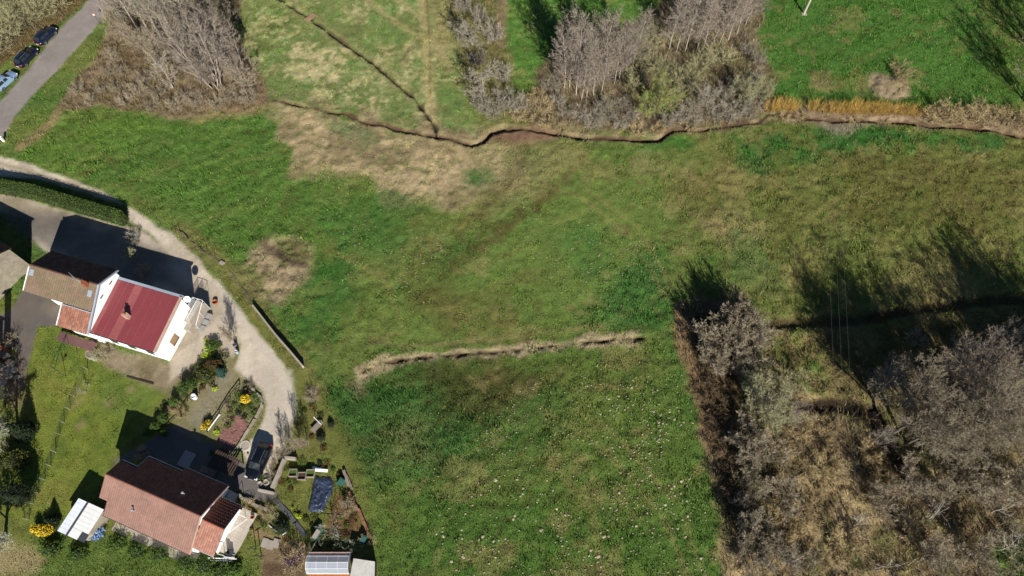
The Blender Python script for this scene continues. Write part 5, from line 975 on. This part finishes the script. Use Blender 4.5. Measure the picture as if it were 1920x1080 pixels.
hc = mb.build('inner_branches', M_CORE); under(hg, hc); V = np.array(V); hl = add('foliage', np_mesh('hedge_leaf', V, np.arange(len(V)).reshape(-1,3), F_HEDGE)); under(hg, hl)

# ------------------------------------------------------------------ garden trees
for k_, px, py, s_, l, c in (('silver',34,806,1.7,'large silvery bare tree at the left edge of the lawn','tree'),('silver',10,1015,1.7,'silvery grey tree in the bottom left corner','tree'),('silver',-10,745,1.3,'silvery bare tree cut by the left edge','tree'),('fruit',162,733,.62,'small silvery fruit tree beside the wire fence','tree'),('greyshrub',256,452,.55,'mauve-grey bare shrub in the courtyard shade edge','shrub'),('willow',248,487,.36,'small olive tree in the shaded courtyard','tree'),
    ('sapling',433,636,.85,'slender bare twin sapling by the lane bend','tree'),('sapling',441,640,.8,'right-hand bare sapling by the lane bend','tree'),('sapling',563,842,.95,'tall thin sapling above the concrete garden wall','tree'),('sapling',578,838,.8,'thin sapling right of the tall one by the bench','tree'),('sapling',533,856,.8,'bushy thin sapling at the corner of the concrete wall','tree'),('sapling',545,850,.7,'thin curved sapling beside the concrete wall corner','tree'),
    ('redtree',627,992,1.0,'spreading silvery fruit tree in the kitchen garden','tree'),('fruit',666,1022,.6,'bare fruit tree behind the glasshouse and shed','tree'),('fruit',640,1012,.7,'low bare fruit tree above the glasshouse','tree'),('shrub',208,660,.5,'leafless shrub at the south wall of the red-roofed house','shrub'),('tanshrub',178,655,.5,'tan shrub at the west end of the sandy slope','shrub'),('oliveshrub',192,672,.45,'olive shrub near the round stone well','shrub'),
    ('shrub',585,745,.45,'twiggy brown shrub heap on the lane verge','shrub'),('shrub',22,640,.6,'dry shrub beside the brick chimney','shrub'),('shrub',470,728,.35,'bare twig shrub at the tip of the island bed','shrub'),('tanshrub',270,850,.5,'bare shrub in the deep shade of the lower house','shrub'),('shrub',430,765,.3,'lavender-like shrub at the gravel walk','shrub'),('tanshrub',330,765,.5,'tan dry shrub in the trellis gap of the walk','shrub'),('tanshrub',345,778,.4,'tan dry shrub below the trellis','shrub'),
    ('shrub',655,955,.6,'brown shrub beside the tarpaulin','shrub'),('tanshrub',690,1015,.5,'tan shrub at the brick edging end','shrub'),('tanshrub',500,960,.5,'dry shrub on the terraced bank','shrub'),('tanshrub',470,948,.4,'dry shrub close to the annex wall','shrub'),('oliveshrub',515,965,.4,'olive shrub at the path bend','shrub'),('shrub',510,895,.45,'brown shrub along the concrete wall','shrub'),('tanshrub',522,875,.45,'tan shrub along the concrete wall','shrub')):
    tag(plant(k_, px, py, s_), l, c)
def blossom(nm, lab, px, py, s_, fol):
    o = plant('tanshrub', px, py, s_); o.name = nm; r = np.random.RandomState(int(px)); V = []
    for i in range(420):
        d = nrm(r.normal(0,1,3)+np.array((0,0,.5))); c = d*np.array((1.5,1.5,1.6))*r.uniform(.4,1); c[2] = abs(c[2])+.2; a = nrm(r.normal(0,1,3)); b2 = nrm(np.cross(a, r.normal(0,1,3))); V += [c-a*.07, c+b2*.06, c+a*.07]
    V = np.array(V); add('blossom', np_mesh('blossom', V, np.arange(len(V)).reshape(-1,3), fol), o); tag(o, lab, 'shrub'); return o
blossom('pink_blossom_shrub', 'pink blossoming shrub in the shaded courtyard', 272, 510, .55, F_PINK); blossom('mauve_blossom_tree', 'mauve blossoming shrub left of the glasshouse', 552, 1055, .85, F_MAGN); blossom('mauve_blossom_tree', 'second mauve blossoming shrub at the glasshouse corner', 566, 1042, .6, F_MAGN)

# ------------------------------------------------------------------ garden fence, swing, walls
def thing_box(nm, lab, cat, mt, px, py, size, ang=0.0, z=None, grp=None):
    p = G(px, py); mb = MB(); mb.box((0,0,size[2]/2), size); o = mb.build(nm, mt); o.location = (p[0], p[1], p[2] if z is None else z); o.rotation_euler = (0,0,R(ang)); tag(o, lab, cat, grp); return o
FPX_ = [(165,693),(142,745),(132,768),(121,793),(113,815),(105,848),(96,874),(85,900),(73,925),(63,945),(55,975)]
fe = empty('wire_fence', G(100, 850)); tag(fe, 'green wire fence on white leaning posts across the lawn', 'fence'); fp_ = [np.array(G(*q)) for q in FPX_]
for p in fp_: mb = MB(); mb.tube([tuple(p-np.array((0,0,.2))), tuple(p+np.array((-.05,.02,1.1)))], .04, .035, 6); part('post', mb, M_CONC, fe)
mb = MB()
for a, b2 in zip(fp_[:-1], fp_[1:]):
    for zz in np.linspace(.15,1.2,6): mb.tube([tuple(a+np.array((0,0,zz))), tuple(b2+np.array((0,0,zz)))], .010, .010, 3, False)
    n = int(np.linalg.norm(b2-a)/.25)
    for i in range(n): t = i/n; c = a+(b2-a)*t; mb.tube([tuple(c+np.array((0,0,.1))), tuple(c+np.array((0,0,1.2)))], .006, .006, 3, False)
part('wire_mesh', mb, mat('green_wire', lin(60,104,84,.5), .6, .1, 5), fe)['kind'] = 'stuff'
M_SWG = mat('green_tube', lin(40,92,70,.5), .5, .1, 5); sw = empty('swing_frame', G(112, 665)); tag(sw, 'green tube swing frame standing on the lawn', 'swing')
a0, a1, b0, b1 = (np.array(G(*q)) for q in ((103,690),(124,706),(126,642),(145,662))); ta = (a0+a1)/2+np.array((0,0,2.1)); tb = (b0+b1)/2+np.array((0,0,2.1))
for a, t in ((a0,ta),(a1,ta),(b0,tb),(b1,tb)): mb = MB(); mb.tube([tuple(a), tuple(t)], .035); part('leg', mb, M_SWG, sw)
mb = MB(); mb.tube([tuple(ta), tuple(tb)], .035); part('top_bar', mb, M_SWG, sw)
mt_ = ta*.55+tb*.45; mb = MB(); 
for e in (-.2,.2): mb.tube([tuple(mt_+np.array((e*.5,e,0))), tuple(mt_+np.array((e*.5,e,-1.6)))], .012, .012, 3)
part('ropes', mb, M_IRON, sw); mb = MB(); mb.box(tuple(mt_+np.array((0,0,-1.62))), (.2,.45,.04), R(0)); part('seat', mb, M_WOODD, sw)
M_RUB = mat('rubble_stone', lin(128,116,98,.5), .95, .3, 5, bump=.4, vary=.3)
def wall_run(nm, lab, pts, w, hgt, mt, cat='wall', piece=None, z0=-.2, pm=None, skip=0.0):
    P = [np.array(G(*q)) for q in pts]; o = empty(nm, tuple(P[len(P)//2])); tag(o, lab, cat); r = np.random.RandomState(len(pts)+int(pts[0][0]))
    for a, b2 in zip(P[:-1], P[1:]):
        d = b2-a; L_ = np.hypot(d[0], d[1]); an = math.atan2(d[1], d[0]); n = max(1, int(round(L_/piece))) if piece else 1
        for i in range(n):
            if r.rand() < skip: continue
            c = a+d*(i+.5)/n; mb = MB(); jit = r.uniform(-.04,.04) if piece and piece < 1 else 0; hh = hgt+(r.uniform(-.12,.12)*hgt if piece and piece < 1 else 0); mb.box((c[0]+jit, c[1]+jit, (hh+z0)/2), (L_/n-.012, w*(1+jit*4), hh-z0), an+jit*2); part('stone' if piece and piece < 1 else 'wall_segment', mb, pm or mt, o)
    return o
wall_run('retaining_wall', 'low white retaining wall between the lane and the meadow', [(477,577),(492,596),(520,632),(548,664),(570,690)], .22, .85, M_STONE, piece=1.6)
wall_run('dry_stone_wall', 'tumbled dry stone row along the upper lane verge', [(335,432),(368,464),(398,482),(418,497)], .26, .16, M_RUB, piece=.55, skip=.1)
wall_run('dry_stone_wall', 'broken stone row below the scrub circle', [(430,508),(446,530),(460,548),(474,572)], .24, .12, M_RUB, piece=.5, skip=.15)
thing_box('stone_block', 'pale stone block at the bend of the lane verge', 'stone', M_STONE, 417, 494, (.6,.45,.3), -30)
wall_run('concrete_garden_wall', 'tall concrete wall bounding the kitchen garden by the car', [(513,917),(525,890),(536,863)], .28, .9, M_CONC, piece=1.5)
wall_run('concrete_garden_wall', 'short concrete wall at the upper corner of the kitchen garden', [(537,860),(557,862)], .26, .8, M_CONC, piece=1.5)
wall_run('concrete_garden_wall', 'short concrete wall at the foot of the parking shade', [(487,920),(515,926)], .26, .7, M_CONC, piece=1.5)
wall_run('stone_edging', 'white stone edging along the right of the red paved patch', [(478,787),(462,812),(447,838),(437,850)], .22, .25, M_STONE, 'edging', piece=.55)
wall_run('stone_edging', 'curved row of white stones round the island bed', [(473,730),(482,738),(490,746),(492,760),(486,772),(480,784)], .26, .26, M_STONE, 'edging', piece=.5)
wall_run('brick_edging', 'red brick edging along the meadow side of the kitchen garden', [(655,922),(664,942),(675,962),(685,985),(692,1005)], .3, .3, mat('red_stone', lin(176,120,100,.5), .9, .25, 5, vary=.2), 'edging', piece=.55)
wall_run('bank_edge', 'dark retaining edge across the lower end of the sandy slope', [(238,706),(262,713),(288,720)], .15, .12, M_WOODD, 'edging')
wall_run('stone_edging', 'rubble stone edging of the terraced bank near the annex', [(437,925),(460,936),(482,948),(505,958)], .35, .35, M_STONE, 'edging', piece=.5)
def rail(lab, pts, z=.55, w=.05, mt=M_WOODD, nm='wooden_rail'):
    P = [np.array(G(*q))+np.array((0,0,z)) for q in pts]; o = empty(nm, G(*pts[0])); tag(o, lab, 'rail'); mb = MB(); mb.tube([tuple(p) for p in P], w, w, 5); part('bar', mb, mt, o)
    for p in P: mb = MB(); mb.tube([(p[0],p[1],p[2]-z-.1), (p[0],p[1],p[2]+.05)], w*1.1, w*1.1, 5); part('post', mb, mt, o)
rail('long rail coloured black as a shadow line beside the island bed', [(390,810),(412,776),(432,745),(450,722)], .5, .06, M_IRON)  # black colour draws the shadow line of a wood rail
rail('thin brown rail beside the juniper bed', [(396,712),(404,704),(412,695)], .35); rail('thin brown rail between the clipped balls', [(374,738),(386,722)], .35); rail('thin brown rail by the dry trellis gap', [(340,768),(352,752),(362,742)], .35); rail('brown rail edging the lawn corner of the walk', [(317,796),(332,782)], .3)
rail('white beam lying by the island bed rail', [(390,808),(412,778)], .12, .07, M_WPAINT, 'white_beam')
def barrel(lab, px, py, r0, h_, mt, nm='water_barrel', lid=None):
    p = G(px, py); o = empty(nm, p); tag(o, lab, 'barrel'); mb = MB(); mb.lathe([(r0*.9,0),(r0,h_*.3),(r0,h_*.7),(r0*.92,h_),(r0*.8,h_),(r0*.78,h_*.85)], 14, p); part('body', mb, mt, o, True); mb = MB(); mb.lathe([(r0*.98,h_*.66),(r0*1.03,h_*.68),(r0*1.03,h_*.72),(r0*.98,h_*.74)], 14, p); part('hoop', mb, M_ZINC, o)
barrel('pale blue water barrel on the gravel walk', 367, 746, .32, .8, M_SHEETB); barrel('round tub beside the parked car', 489, 908, .30, .45, M_CONC, 'stone_tub'); barrel('pale tub among the stones by the concrete wall', 501, 905, .36, .5, M_STONE, 'stone_tub'); barrel('small black bin on the lane verge', 443, 650, .22, .8, M_DARKP, 'bin'); barrel('grey bin below the sapling at the lane bend', 446, 662, .2, .7, M_ZINC, 'bin')
barrel('yellow bin at the corner of the red-roofed house', 170, 638, .26, .8, mat('yellow_plastic', lin(214,206,60,.6), .5, .05, 5), 'bin'); barrel('grey bin next to the yellow one', 175, 643, .24, .7, M_SLABB, 'bin')
p = G(174, 664); wl = empty('stone_well', p); tag(wl, 'round stone well head below the red-roofed house', 'well'); mb = MB(); mb.lathe([(.75,-.1),(.75,.4),(.58,.4),(.58,.05)], 16, p); part('ring', mb, M_STONE, wl); mb = MB(); mb.lathe([(.56,.30),(.56,.36),(.02,.37)], 16, p); part('lid', mb, M_CONCD, wl)
p = G(181, 672); o = MB(); o.lathe([(.4,-.1),(.45,.25),(.3,.36),(.03,.38)], 9, p); tag(o.build('boulder', M_STONE), 'tan boulder touching the round stone well', 'boulder')
p = G(460, 836); mh = empty('manhole', p); tag(mh, 'round concrete manhole cover beside the parked car', 'manhole'); mb = MB(); mb.lathe([(.62,-.1),(.62,.10),(.46,.10),(.46,.04)], 18, p); part('ring', mb, M_TERR, mh); mb = MB(); mb.lathe([(.44,.0),(.44,.07),(.03,.08)], 18, p); part('cover', mb, M_CONC, mh)
# trellis by the walk, bench, cold frames, planks, bins
tr = empty('trellis', G(322, 766)); tag(tr, 'tilted pale wooden trellis among the clipped balls', 'trellis'); p = np.array(G(322, 768))
for i in range(4): mb = MB(); mb.box((p[0]+.0+.16*i, p[1]-.14*i, .5), (.04,.04,1.0), R(40)); part('upright', mb, M_WOODT, tr)
for z in (.25,.6,.95): mb = MB(); mb.box((p[0]+.24, p[1]-.21, z), (.75,.035,.04), R(-41)); part('slat', mb, M_WOODT, tr)
be = empty('garden_bench', G(597, 800)); tag(be, 'weathered pale bench on the grass beside the meadow', 'bench'); p = np.array(G(596, 801)); an = R(52); c_, s__ = math.cos(an), math.sin(an)
for i in range(4): mb = MB(); o_ = -.24+.16*i; mb.box((p[0]-s__*o_, p[1]+c_*o_, .45), (1.6,.13,.05), an); part('seat_slat', mb, M_WOOD, be)
for e in (-.65,.65):
    for o_ in (-.2,.2): mb = MB(); mb.box((p[0]+c_*e-s__*o_, p[1]+s__*e+c_*o_, .21), (.08,.08,.42), an); part('leg', mb, M_WOOD, be)
rail('leaning white branch pole behind the bench', [(592,786),(603,797)], .8, .04, M_WPAINT, 'white_pole')
for i, (px, py) in enumerate(((551.5,888),(568,894),(584,889))):
    p = np.array(G(px, py)); o = empty('cold_frame', tuple(p)); tag(o, ('left white-edged raised planter','middle white-edged raised planter','right white-edged raised planter')[i]+' of three in the kitchen garden', 'planter', 'white-edged planters'); an = R(-6)
    for dx, dy, sx, sy in ((0,.4,.95,.06),(0,-.4,.95,.06),(-.45,0,.06,.74),(.45,0,.06,.74)): mb = MB(); mb.box((p[0]+dx, p[1]+dy, .3), (sx,sy,.6), 0); part('board', mb, M_WOOD, o)
    mb = MB(); mb.box((p[0],p[1],.2), (.82,.72,.4)); part('soil', mb, F_BOX if i != 1 else M_WOODD, o)
for i, (px, py, an, l) in enumerate(((655,905,-62,'long grey plank leaning by the meadow edge'),(650,897,-66,'second grey plank behind the long one'),(599,880,-10,'pale heap of boards above the tarpaulin'),(603,883,-4,'lower pale board above the tarpaulin'))): thing_box('plank', l, 'plank', M_WOOD if i < 2 else M_WPAINT, px, py, (1.9 if i < 2 else 1.6,.32,.12), an, .12+.13*(i%2), 'planks in the kitchen garden')
M_BIN = mat('green_plastic', lin(70,128,116,.5), .6, .1, 5)
for px, py, an, l in ((596,1003,62,'long green compost bin by the membrane path'),(683,1012,70,'green compost bin near the white shed roof'),(641,905,60,'pale green crate beside the grey planks')):
    p = G(px, py); o = empty('compost_bin', p); tag(o, l, 'compost bin'); mb = MB(); mb.box((p[0],p[1],.35), (1.35 if px == 596 else .8,.62,.7), R(an)); part('body', mb, M_BIN, o); mb = MB(); mb.box((p[0],p[1],.72), ((1.0 if px == 596 else .6),.52,.05), R(an)); part('lid', mb, M_CONC if px == 596 else M_BIN, o)
# tarpaulin over the pond, crumpled
cr = [(590,893),(620,896),(626,908),(622,925),(612,945),(606,960),(585,962),(577,957),(583,930),(588,905)]; P = W2(cr); lo, hi = P.min(0), P.max(0); X, Y = np.meshgrid(np.arange(lo[0], hi[0], .07), np.arange(lo[1], hi[1], .07)); sd_ = poly_sd(X, Y, P, 1); Z = .16+.5*abs(fbm(X*1.0, Y, .9, 41, 3)-.5)+.35*abs(fbm(X+Y, Y-X, .5, 44, 2)-.5); Z = np.where(sd_ > -.03, Z*sstep(-.05,.35,sd_)+.05, 0); ok = (sd_[:-1,:-1] > 0); vid2 = np.arange(X.size).reshape(X.shape); q = np.stack([vid2[:-1,:-1], vid2[:-1,1:], vid2[1:,1:], vid2[1:,:-1]], -1)[ok]; u_, inv = np.unique(q, return_inverse=True); VV = np.stack([X,Y,Z],-1).reshape(-1,3)[u_]
M_TARP = mat('blue_black_tarpaulin', lin(74,88,116,.42), .38, .15, 4, spec=.5); tag(add('pond_tarpaulin', np_mesh('tarp', VV, inv.reshape(-1,4), M_TARP)), 'crumpled dark blue tarpaulin spread over the garden bed', 'tarpaulin')
mb = MB(); P = [np.array(W(*q)[:2]) for q in ((516,936),(530,952),(545,968),(556,984),(573,1005))]
for a, b2 in zip(P[:-1], P[1:]): d = nrm(np.append(b2-a, 0))[:2]; nn = np.array((-d[1], d[0]))*.26; mb.prism([tuple(a-nn), tuple(b2-nn), tuple(b2+nn), tuple(a+nn)], -.1, .09)
tag(mb.build('membrane_path', mat('grey_membrane', lin(112,112,120,.45), .7, .2, 5)), 'narrow strip of grey membrane path through the kitchen garden', 'path')
o = evergreen('blue_bundle', 'crumpled pale blue tarpaulin bundle beside the white shed', 'tarpaulin', 184, 1001, (.75,.65,.45), mat('pale_blue_sheet', lin(140,176,220,.55), .45, .1, 3), 500, .16, pname='folds'); o.name = 'tarpaulin_bundle'
# washing line posts, red patch bricks
for px, py, l in ((480,1030,'upper dark clothes post in the vegetable patch'),(490,1044,'lower dark clothes post in the vegetable patch'),(562,1030,'dark crossed garden post near the mauve shrub'),(529,1050,'thin garden stake beside the mauve shrub')):
    p = np.array(G(px, py)); o = empty('clothes_post', tuple(p)); tag(o, l, 'post'); mb = MB(); mb.tube([tuple(p-np.array((0,0,.2))), tuple(p+np.array((0,0,1.9)))], .05 if px < 500 else .035); part('pole', mb, M_IRON, o); mb = MB(); mb.box(tuple(p+np.array((0,0,1.85))), (.6,.06,.06), R(30)); part('crossarm', mb, M_IRON, o)
rr = W2([(430,780),(446,778),(463,792),(462,806),(440,832),(428,850),(405,838),(410,820)]); pv = empty('brick_paving', tuple(W(435,812))); tag(pv, 'faded red brick paved patch inside the island bed', 'paving'); X, Y = np.meshgrid(np.arange(rr[:,0].min(), rr[:,0].max(), .30), np.arange(rr[:,1].min(), rr[:,1].max(), .16)); okp = poly_sd(X, Y, rr, 1) > .08; M_PAV = mat('faded_red_brick', lin(176,128,118,.5), .9, .2, 6, vary=.2); bm_ = MB(); bm_.box((0,0,0), (.285,.145,.10)); bmesh_ = bm_.mesh('paving_brick', M_PAV); r = np.random.RandomState(3); pts = [(x, y) for x, y in zip(X[okp], Y[okp]) if math.hypot(x-W(436,808)[0], y-W(436,808)[1]) > .28]
for i, (x, y) in enumerate(pts[:300]): o = add('brick', bmesh_); o.location = (x+(.15 if int(round(y/.16)) % 2 else 0), y, gz(x,y)+.02+r.uniform(-.012,.012)); o.rotation_euler = (0,0,r.uniform(-.04,.04)); under(pv, o)
if len(pts) > 300:
    bm_ = MB()
    for x, y in pts[300:]: bm_.box((x+(.15 if int(round(y/.16)) % 2 else 0), y, gz(x,y)+.02), (.285,.145,.10))
    part('bricks', bm_, M_PAV, pv)['kind'] = 'stuff'
# vegetable patch slabs and row of white-edged bed
wall_run('bed_edging', 'angled white edging boards round the dark round shrub', [(505,985),(518,996),(530,1003),(541,996)], .06, .2, M_WPAINT, 'edging')
for i, (px, py) in enumerate(((497,1018),(508,1022),(518,1019))): thing_box('paving_slab', ('left grey slab','middle grey slab','right grey slab')[i]+' of three in the vegetable patch', 'slab', M_CONC, px, py, (.75,.95,.09), -14, None, 'slabs in the vegetable patch')

# ------------------------------------------------------------------ glasshouse and white lean-to roof at the bottom
ga = np.array(W(580,1077)[:2]); gb = np.array(W(658,1077)[:2]); GL = gb[0]-ga[0]; GFm = lambda u, v, z=0.: (ga[0]+u, ga[1]+v, z)
gh = empty('glasshouse', GFm(GL/2,1.2,0)); tag(gh, 'clear glazed greenhouse with white frame on orange brick base', 'greenhouse'); m_gl, t_, b_ = newmat('greenhouse_glazing'); b_.inputs['Base Color'].default_value = (.56,.62,.72,1); b_.inputs['Roughness'].default_value = .12; b_.inputs['Alpha'].default_value = .42; b_.inputs['Specular IOR Level'].default_value = .9
GW = 2.15; prof = [(0,.75),(.02,1.25),(.45,1.85),(GW*.5,2.1),(GW-.45,1.85),(GW-.02,1.25),(GW,.75)]; nb = 4
for (v0,z0),(v1,z1) in zip(prof[:-1], prof[1:]):
    for i in range(nb): a, b2 = GL*i/nb+.03, GL*(i+1)/nb-.03; mb = MB(); mb.quad(GFm(a,v0,z0), GFm(b2,v0,z0), GFm(b2,v1,z1), GFm(a,v1,z1)); part('pane', mb, m_gl, gh)
for i in range(nb+1): mb = MB(); mb.tube([GFm(GL*i/nb,v,z) for v,z in prof], .018, .018, 4); part('rib', mb, M_WPAINT, gh)
for v, z in prof: mb = MB(); mb.tube([GFm(0,v,z), GFm(GL,v,z)], .018, .018, 4); part('bar', mb, M_WPAINT, gh)
for u in (0,GL): mb = MB(); mb.quad(*[GFm(u,v,z) for v,z in prof]); part('end_pane', mb, m_gl, gh)
for i in range(10):
    for j in range(2):
        for v in (-.02, GW+.02):
            mb = MB(); a = GL*i/10; mb.box(GFm(a+GL/20,v,.16+.37*j), (GL/10-.012,.2,.36)); part('brick', mb, M_BRICKO, gh)
mb = MB(); mb.prism([GFm(.2,.2)[:2],GFm(GL-.2,.2)[:2],GFm(GL-.2,GW-.2)[:2],GFm(.2,GW-.2)[:2]], -.1, .35); part('soil_bench', mb, mat('soil_bench', lin(112,96,92,.45), .9, .2, 5), gh)
q4 = [np.array(W(*q, 1.9)) for q in ((663,1047),(703,1053),(702,1088),(655,1088))]; wr = empty('white_roofed_hut', W(684,1070)); tag(wr, 'little hut with a stained white flat roof beside the glasshouse', 'hut')
mb = MB(); mb.prism([tuple(p[:2]) for p in q4], 1.85, 1.95); part('roof', mb, mat('stained_white_roof', lin(226,224,216,.62), .7, .18, 1.5, scale2=5, grain2=.1), wr); c4 = sum(q4)/4; mb = MB(); mb.prism([tuple(c4[:2]+(p[:2]-c4[:2])*.9) for p in q4], -.1, 1.85); part('wall', mb, M_WOODD, wr)

# ------------------------------------------------------------------ molehills
M_MOLE = mat('dry_molehill', lin(200,188,156,.5), .95, .3, 8, vary=.22, bump=.4); mm_ = []
for s_ in range(5):
    r = np.random.RandomState(60+s_); mb = MB(); mb.lathe([(.26,-.05),(.21,.05),(.12,.12),(.02,.15)], 8); mb.v = [(x*(1+r.uniform(-.28,.28)), y*(1+r.uniform(-.28,.28)), z*(1+r.uniform(-.2,.3))) for x,y,z in mb.v]; mm_.append(mb.mesh('molehill', M_MOLE, True))
r = np.random.RandomState(8); mol = []
def spray(n, poly, lab, grp, s0, s1):
    P = W2(poly); lo, hi = P.min(0), P.max(0); k_ = 0; tries = 0
    while k_ < n and tries < 20000:
        tries += 1; x, y = r.uniform(lo[0],hi[0]), r.uniform(lo[1],hi[1])
        if poly_sd(np.array([x]), np.array([y]), P, 1)[0] < 0 or fbm(np.array([x]), np.array([y]), 5, 77, 2)[0] < r.uniform(.30,.60): continue
        o = add('molehill', mm_[k_%5]); o.location = (x, y, gz(x,y)); s_ = r.uniform(s0,s1)*(1 if r.rand() < .8 else 1.35); o.scale = (s_*r.uniform(.8,1.3), s_*r.uniform(.8,1.3), s_*.9); o.rotation_euler = (0,0,r.uniform(0,6)); tag(o, lab, 'molehill', grp); k_ += 1
spray(140, [(1110,760),(1180,700),(1290,760),(1320,850),(1290,930),(1160,900),(1110,860)], 'small dry molehill in the upper part of the lower field', 'molehills in the upper lower field', .28, .62)
spray(150, [(790,960),(900,900),(1100,880),(1300,920),(1340,1090),(860,1090)], 'dry molehill in the bottom part of the lower field', 'molehills at the bottom of the field', .30, .66)

# specks of dead flower heads and crumbs of soil, too small and many to count
V = []; Fq = []
for n, poly in ((640,[(1000,700),(1290,700),(1350,1090),(760,1090),(800,940)]),(150,[(980,400),(1230,430),(1260,560),(1000,560)]),(120,[(640,420),(860,430),(760,560),(650,600)]),(160,[(1440,5),(1880,5),(1850,180),(1460,165)]),(110,[(990,10),(1150,15),(1100,70),(1000,70)]),(120,[(480,0),(560,20),(680,200),(560,180),(480,100)])):
    P = W2(poly); lo, hi = P.min(0), P.max(0); x = r.uniform(lo[0],hi[0],n*3); y = r.uniform(lo[1],hi[1],n*3); ok = (poly_sd(x,y,P,1) > 0) & (fbm(x,y,4,78,2) > r.uniform(.3,.6,n*3)); x, y = x[ok][:n], y[ok][:n]; z = samp(g_z, x, y)+.10
    for a, b2, c in zip(x, y, z):
        k_ = len(V); s_ = r.uniform(.03,.10); q = r.uniform(0,6.28)
        for j in range(5): V.append((a+s_*math.cos(q+j*1.2566), b2+s_*math.sin(q+j*1.2566), c-.05))
        V.append((a,b2,c+.03)); Fq += [(k_+j, k_+(j+1)%5, k_+5) for j in range(5)]
tag(add('pale_flower_specks', np_mesh('specks', np.array(V), np.array(Fq), mat('pale_specks', lin(206,198,166,.5), .9, .2, 6))), kind='stuff')
rb = random.Random(9); loop = [(x, y) for x, y in ((402,668),(410,676),(396,664),(376,700),(372,712),(398,722),(380,728),(404,730),(348,742),(340,760),(418,690),(424,668),(412,648),(388,640),(384,668),(378,684),(436,790),(446,742),(462,722),(478,742),(484,752),(456,748),(428,800),(408,812),(420,846),(400,850))]
loop.sort()
for i, (px, py) in enumerate(loop): s_ = rb.uniform(.22,.45); evergreen('border_plant', ('leftmost' if i == 0 else ORD[i])+' leafy border plant'+('' if i == 0 else ' from the left')+' in the beds around the gravel walk', 'plant', px, py, (s_*1.2,s_,s_*.7), rb.choice((F_BOX,F_JUN,F_BOX,F_DARK,F_RUSS,F_LIME)), 170, .08, grp='border plants around the gravel walk', core=False)

gp = sorted(((535,880),(541,905),(528,905),(546,918),(556,905),(600,868),(612,872),(625,880),(638,892),(648,925),(658,945),(664,975),(650,985),(640,970),(520,978),(545,1000),(538,1012),(585,985),(575,975),(590,970),(495,985),(485,975),(470,990),(600,1022),(620,1020),(560,795),(572,770),(588,765),(602,780),(585,820),(555,860),(568,868),(608,842),(548,880)))
for i, (px, py) in enumerate(gp): s_ = rb.uniform(.2,.42); evergreen('garden_plant', ('leftmost' if i == 0 else ORD[i])+' small plant'+('' if i == 0 else ' from the left')+' scattered through the kitchen garden', 'plant', px, py, (s_*1.3,s_,s_*.6), rb.choice((F_BOX,F_JUN,F_DARK,F_RUSS,F_RUSS,F_JUN)), 150, .08, grp='small plants scattered through the kitchen garden', core=False)
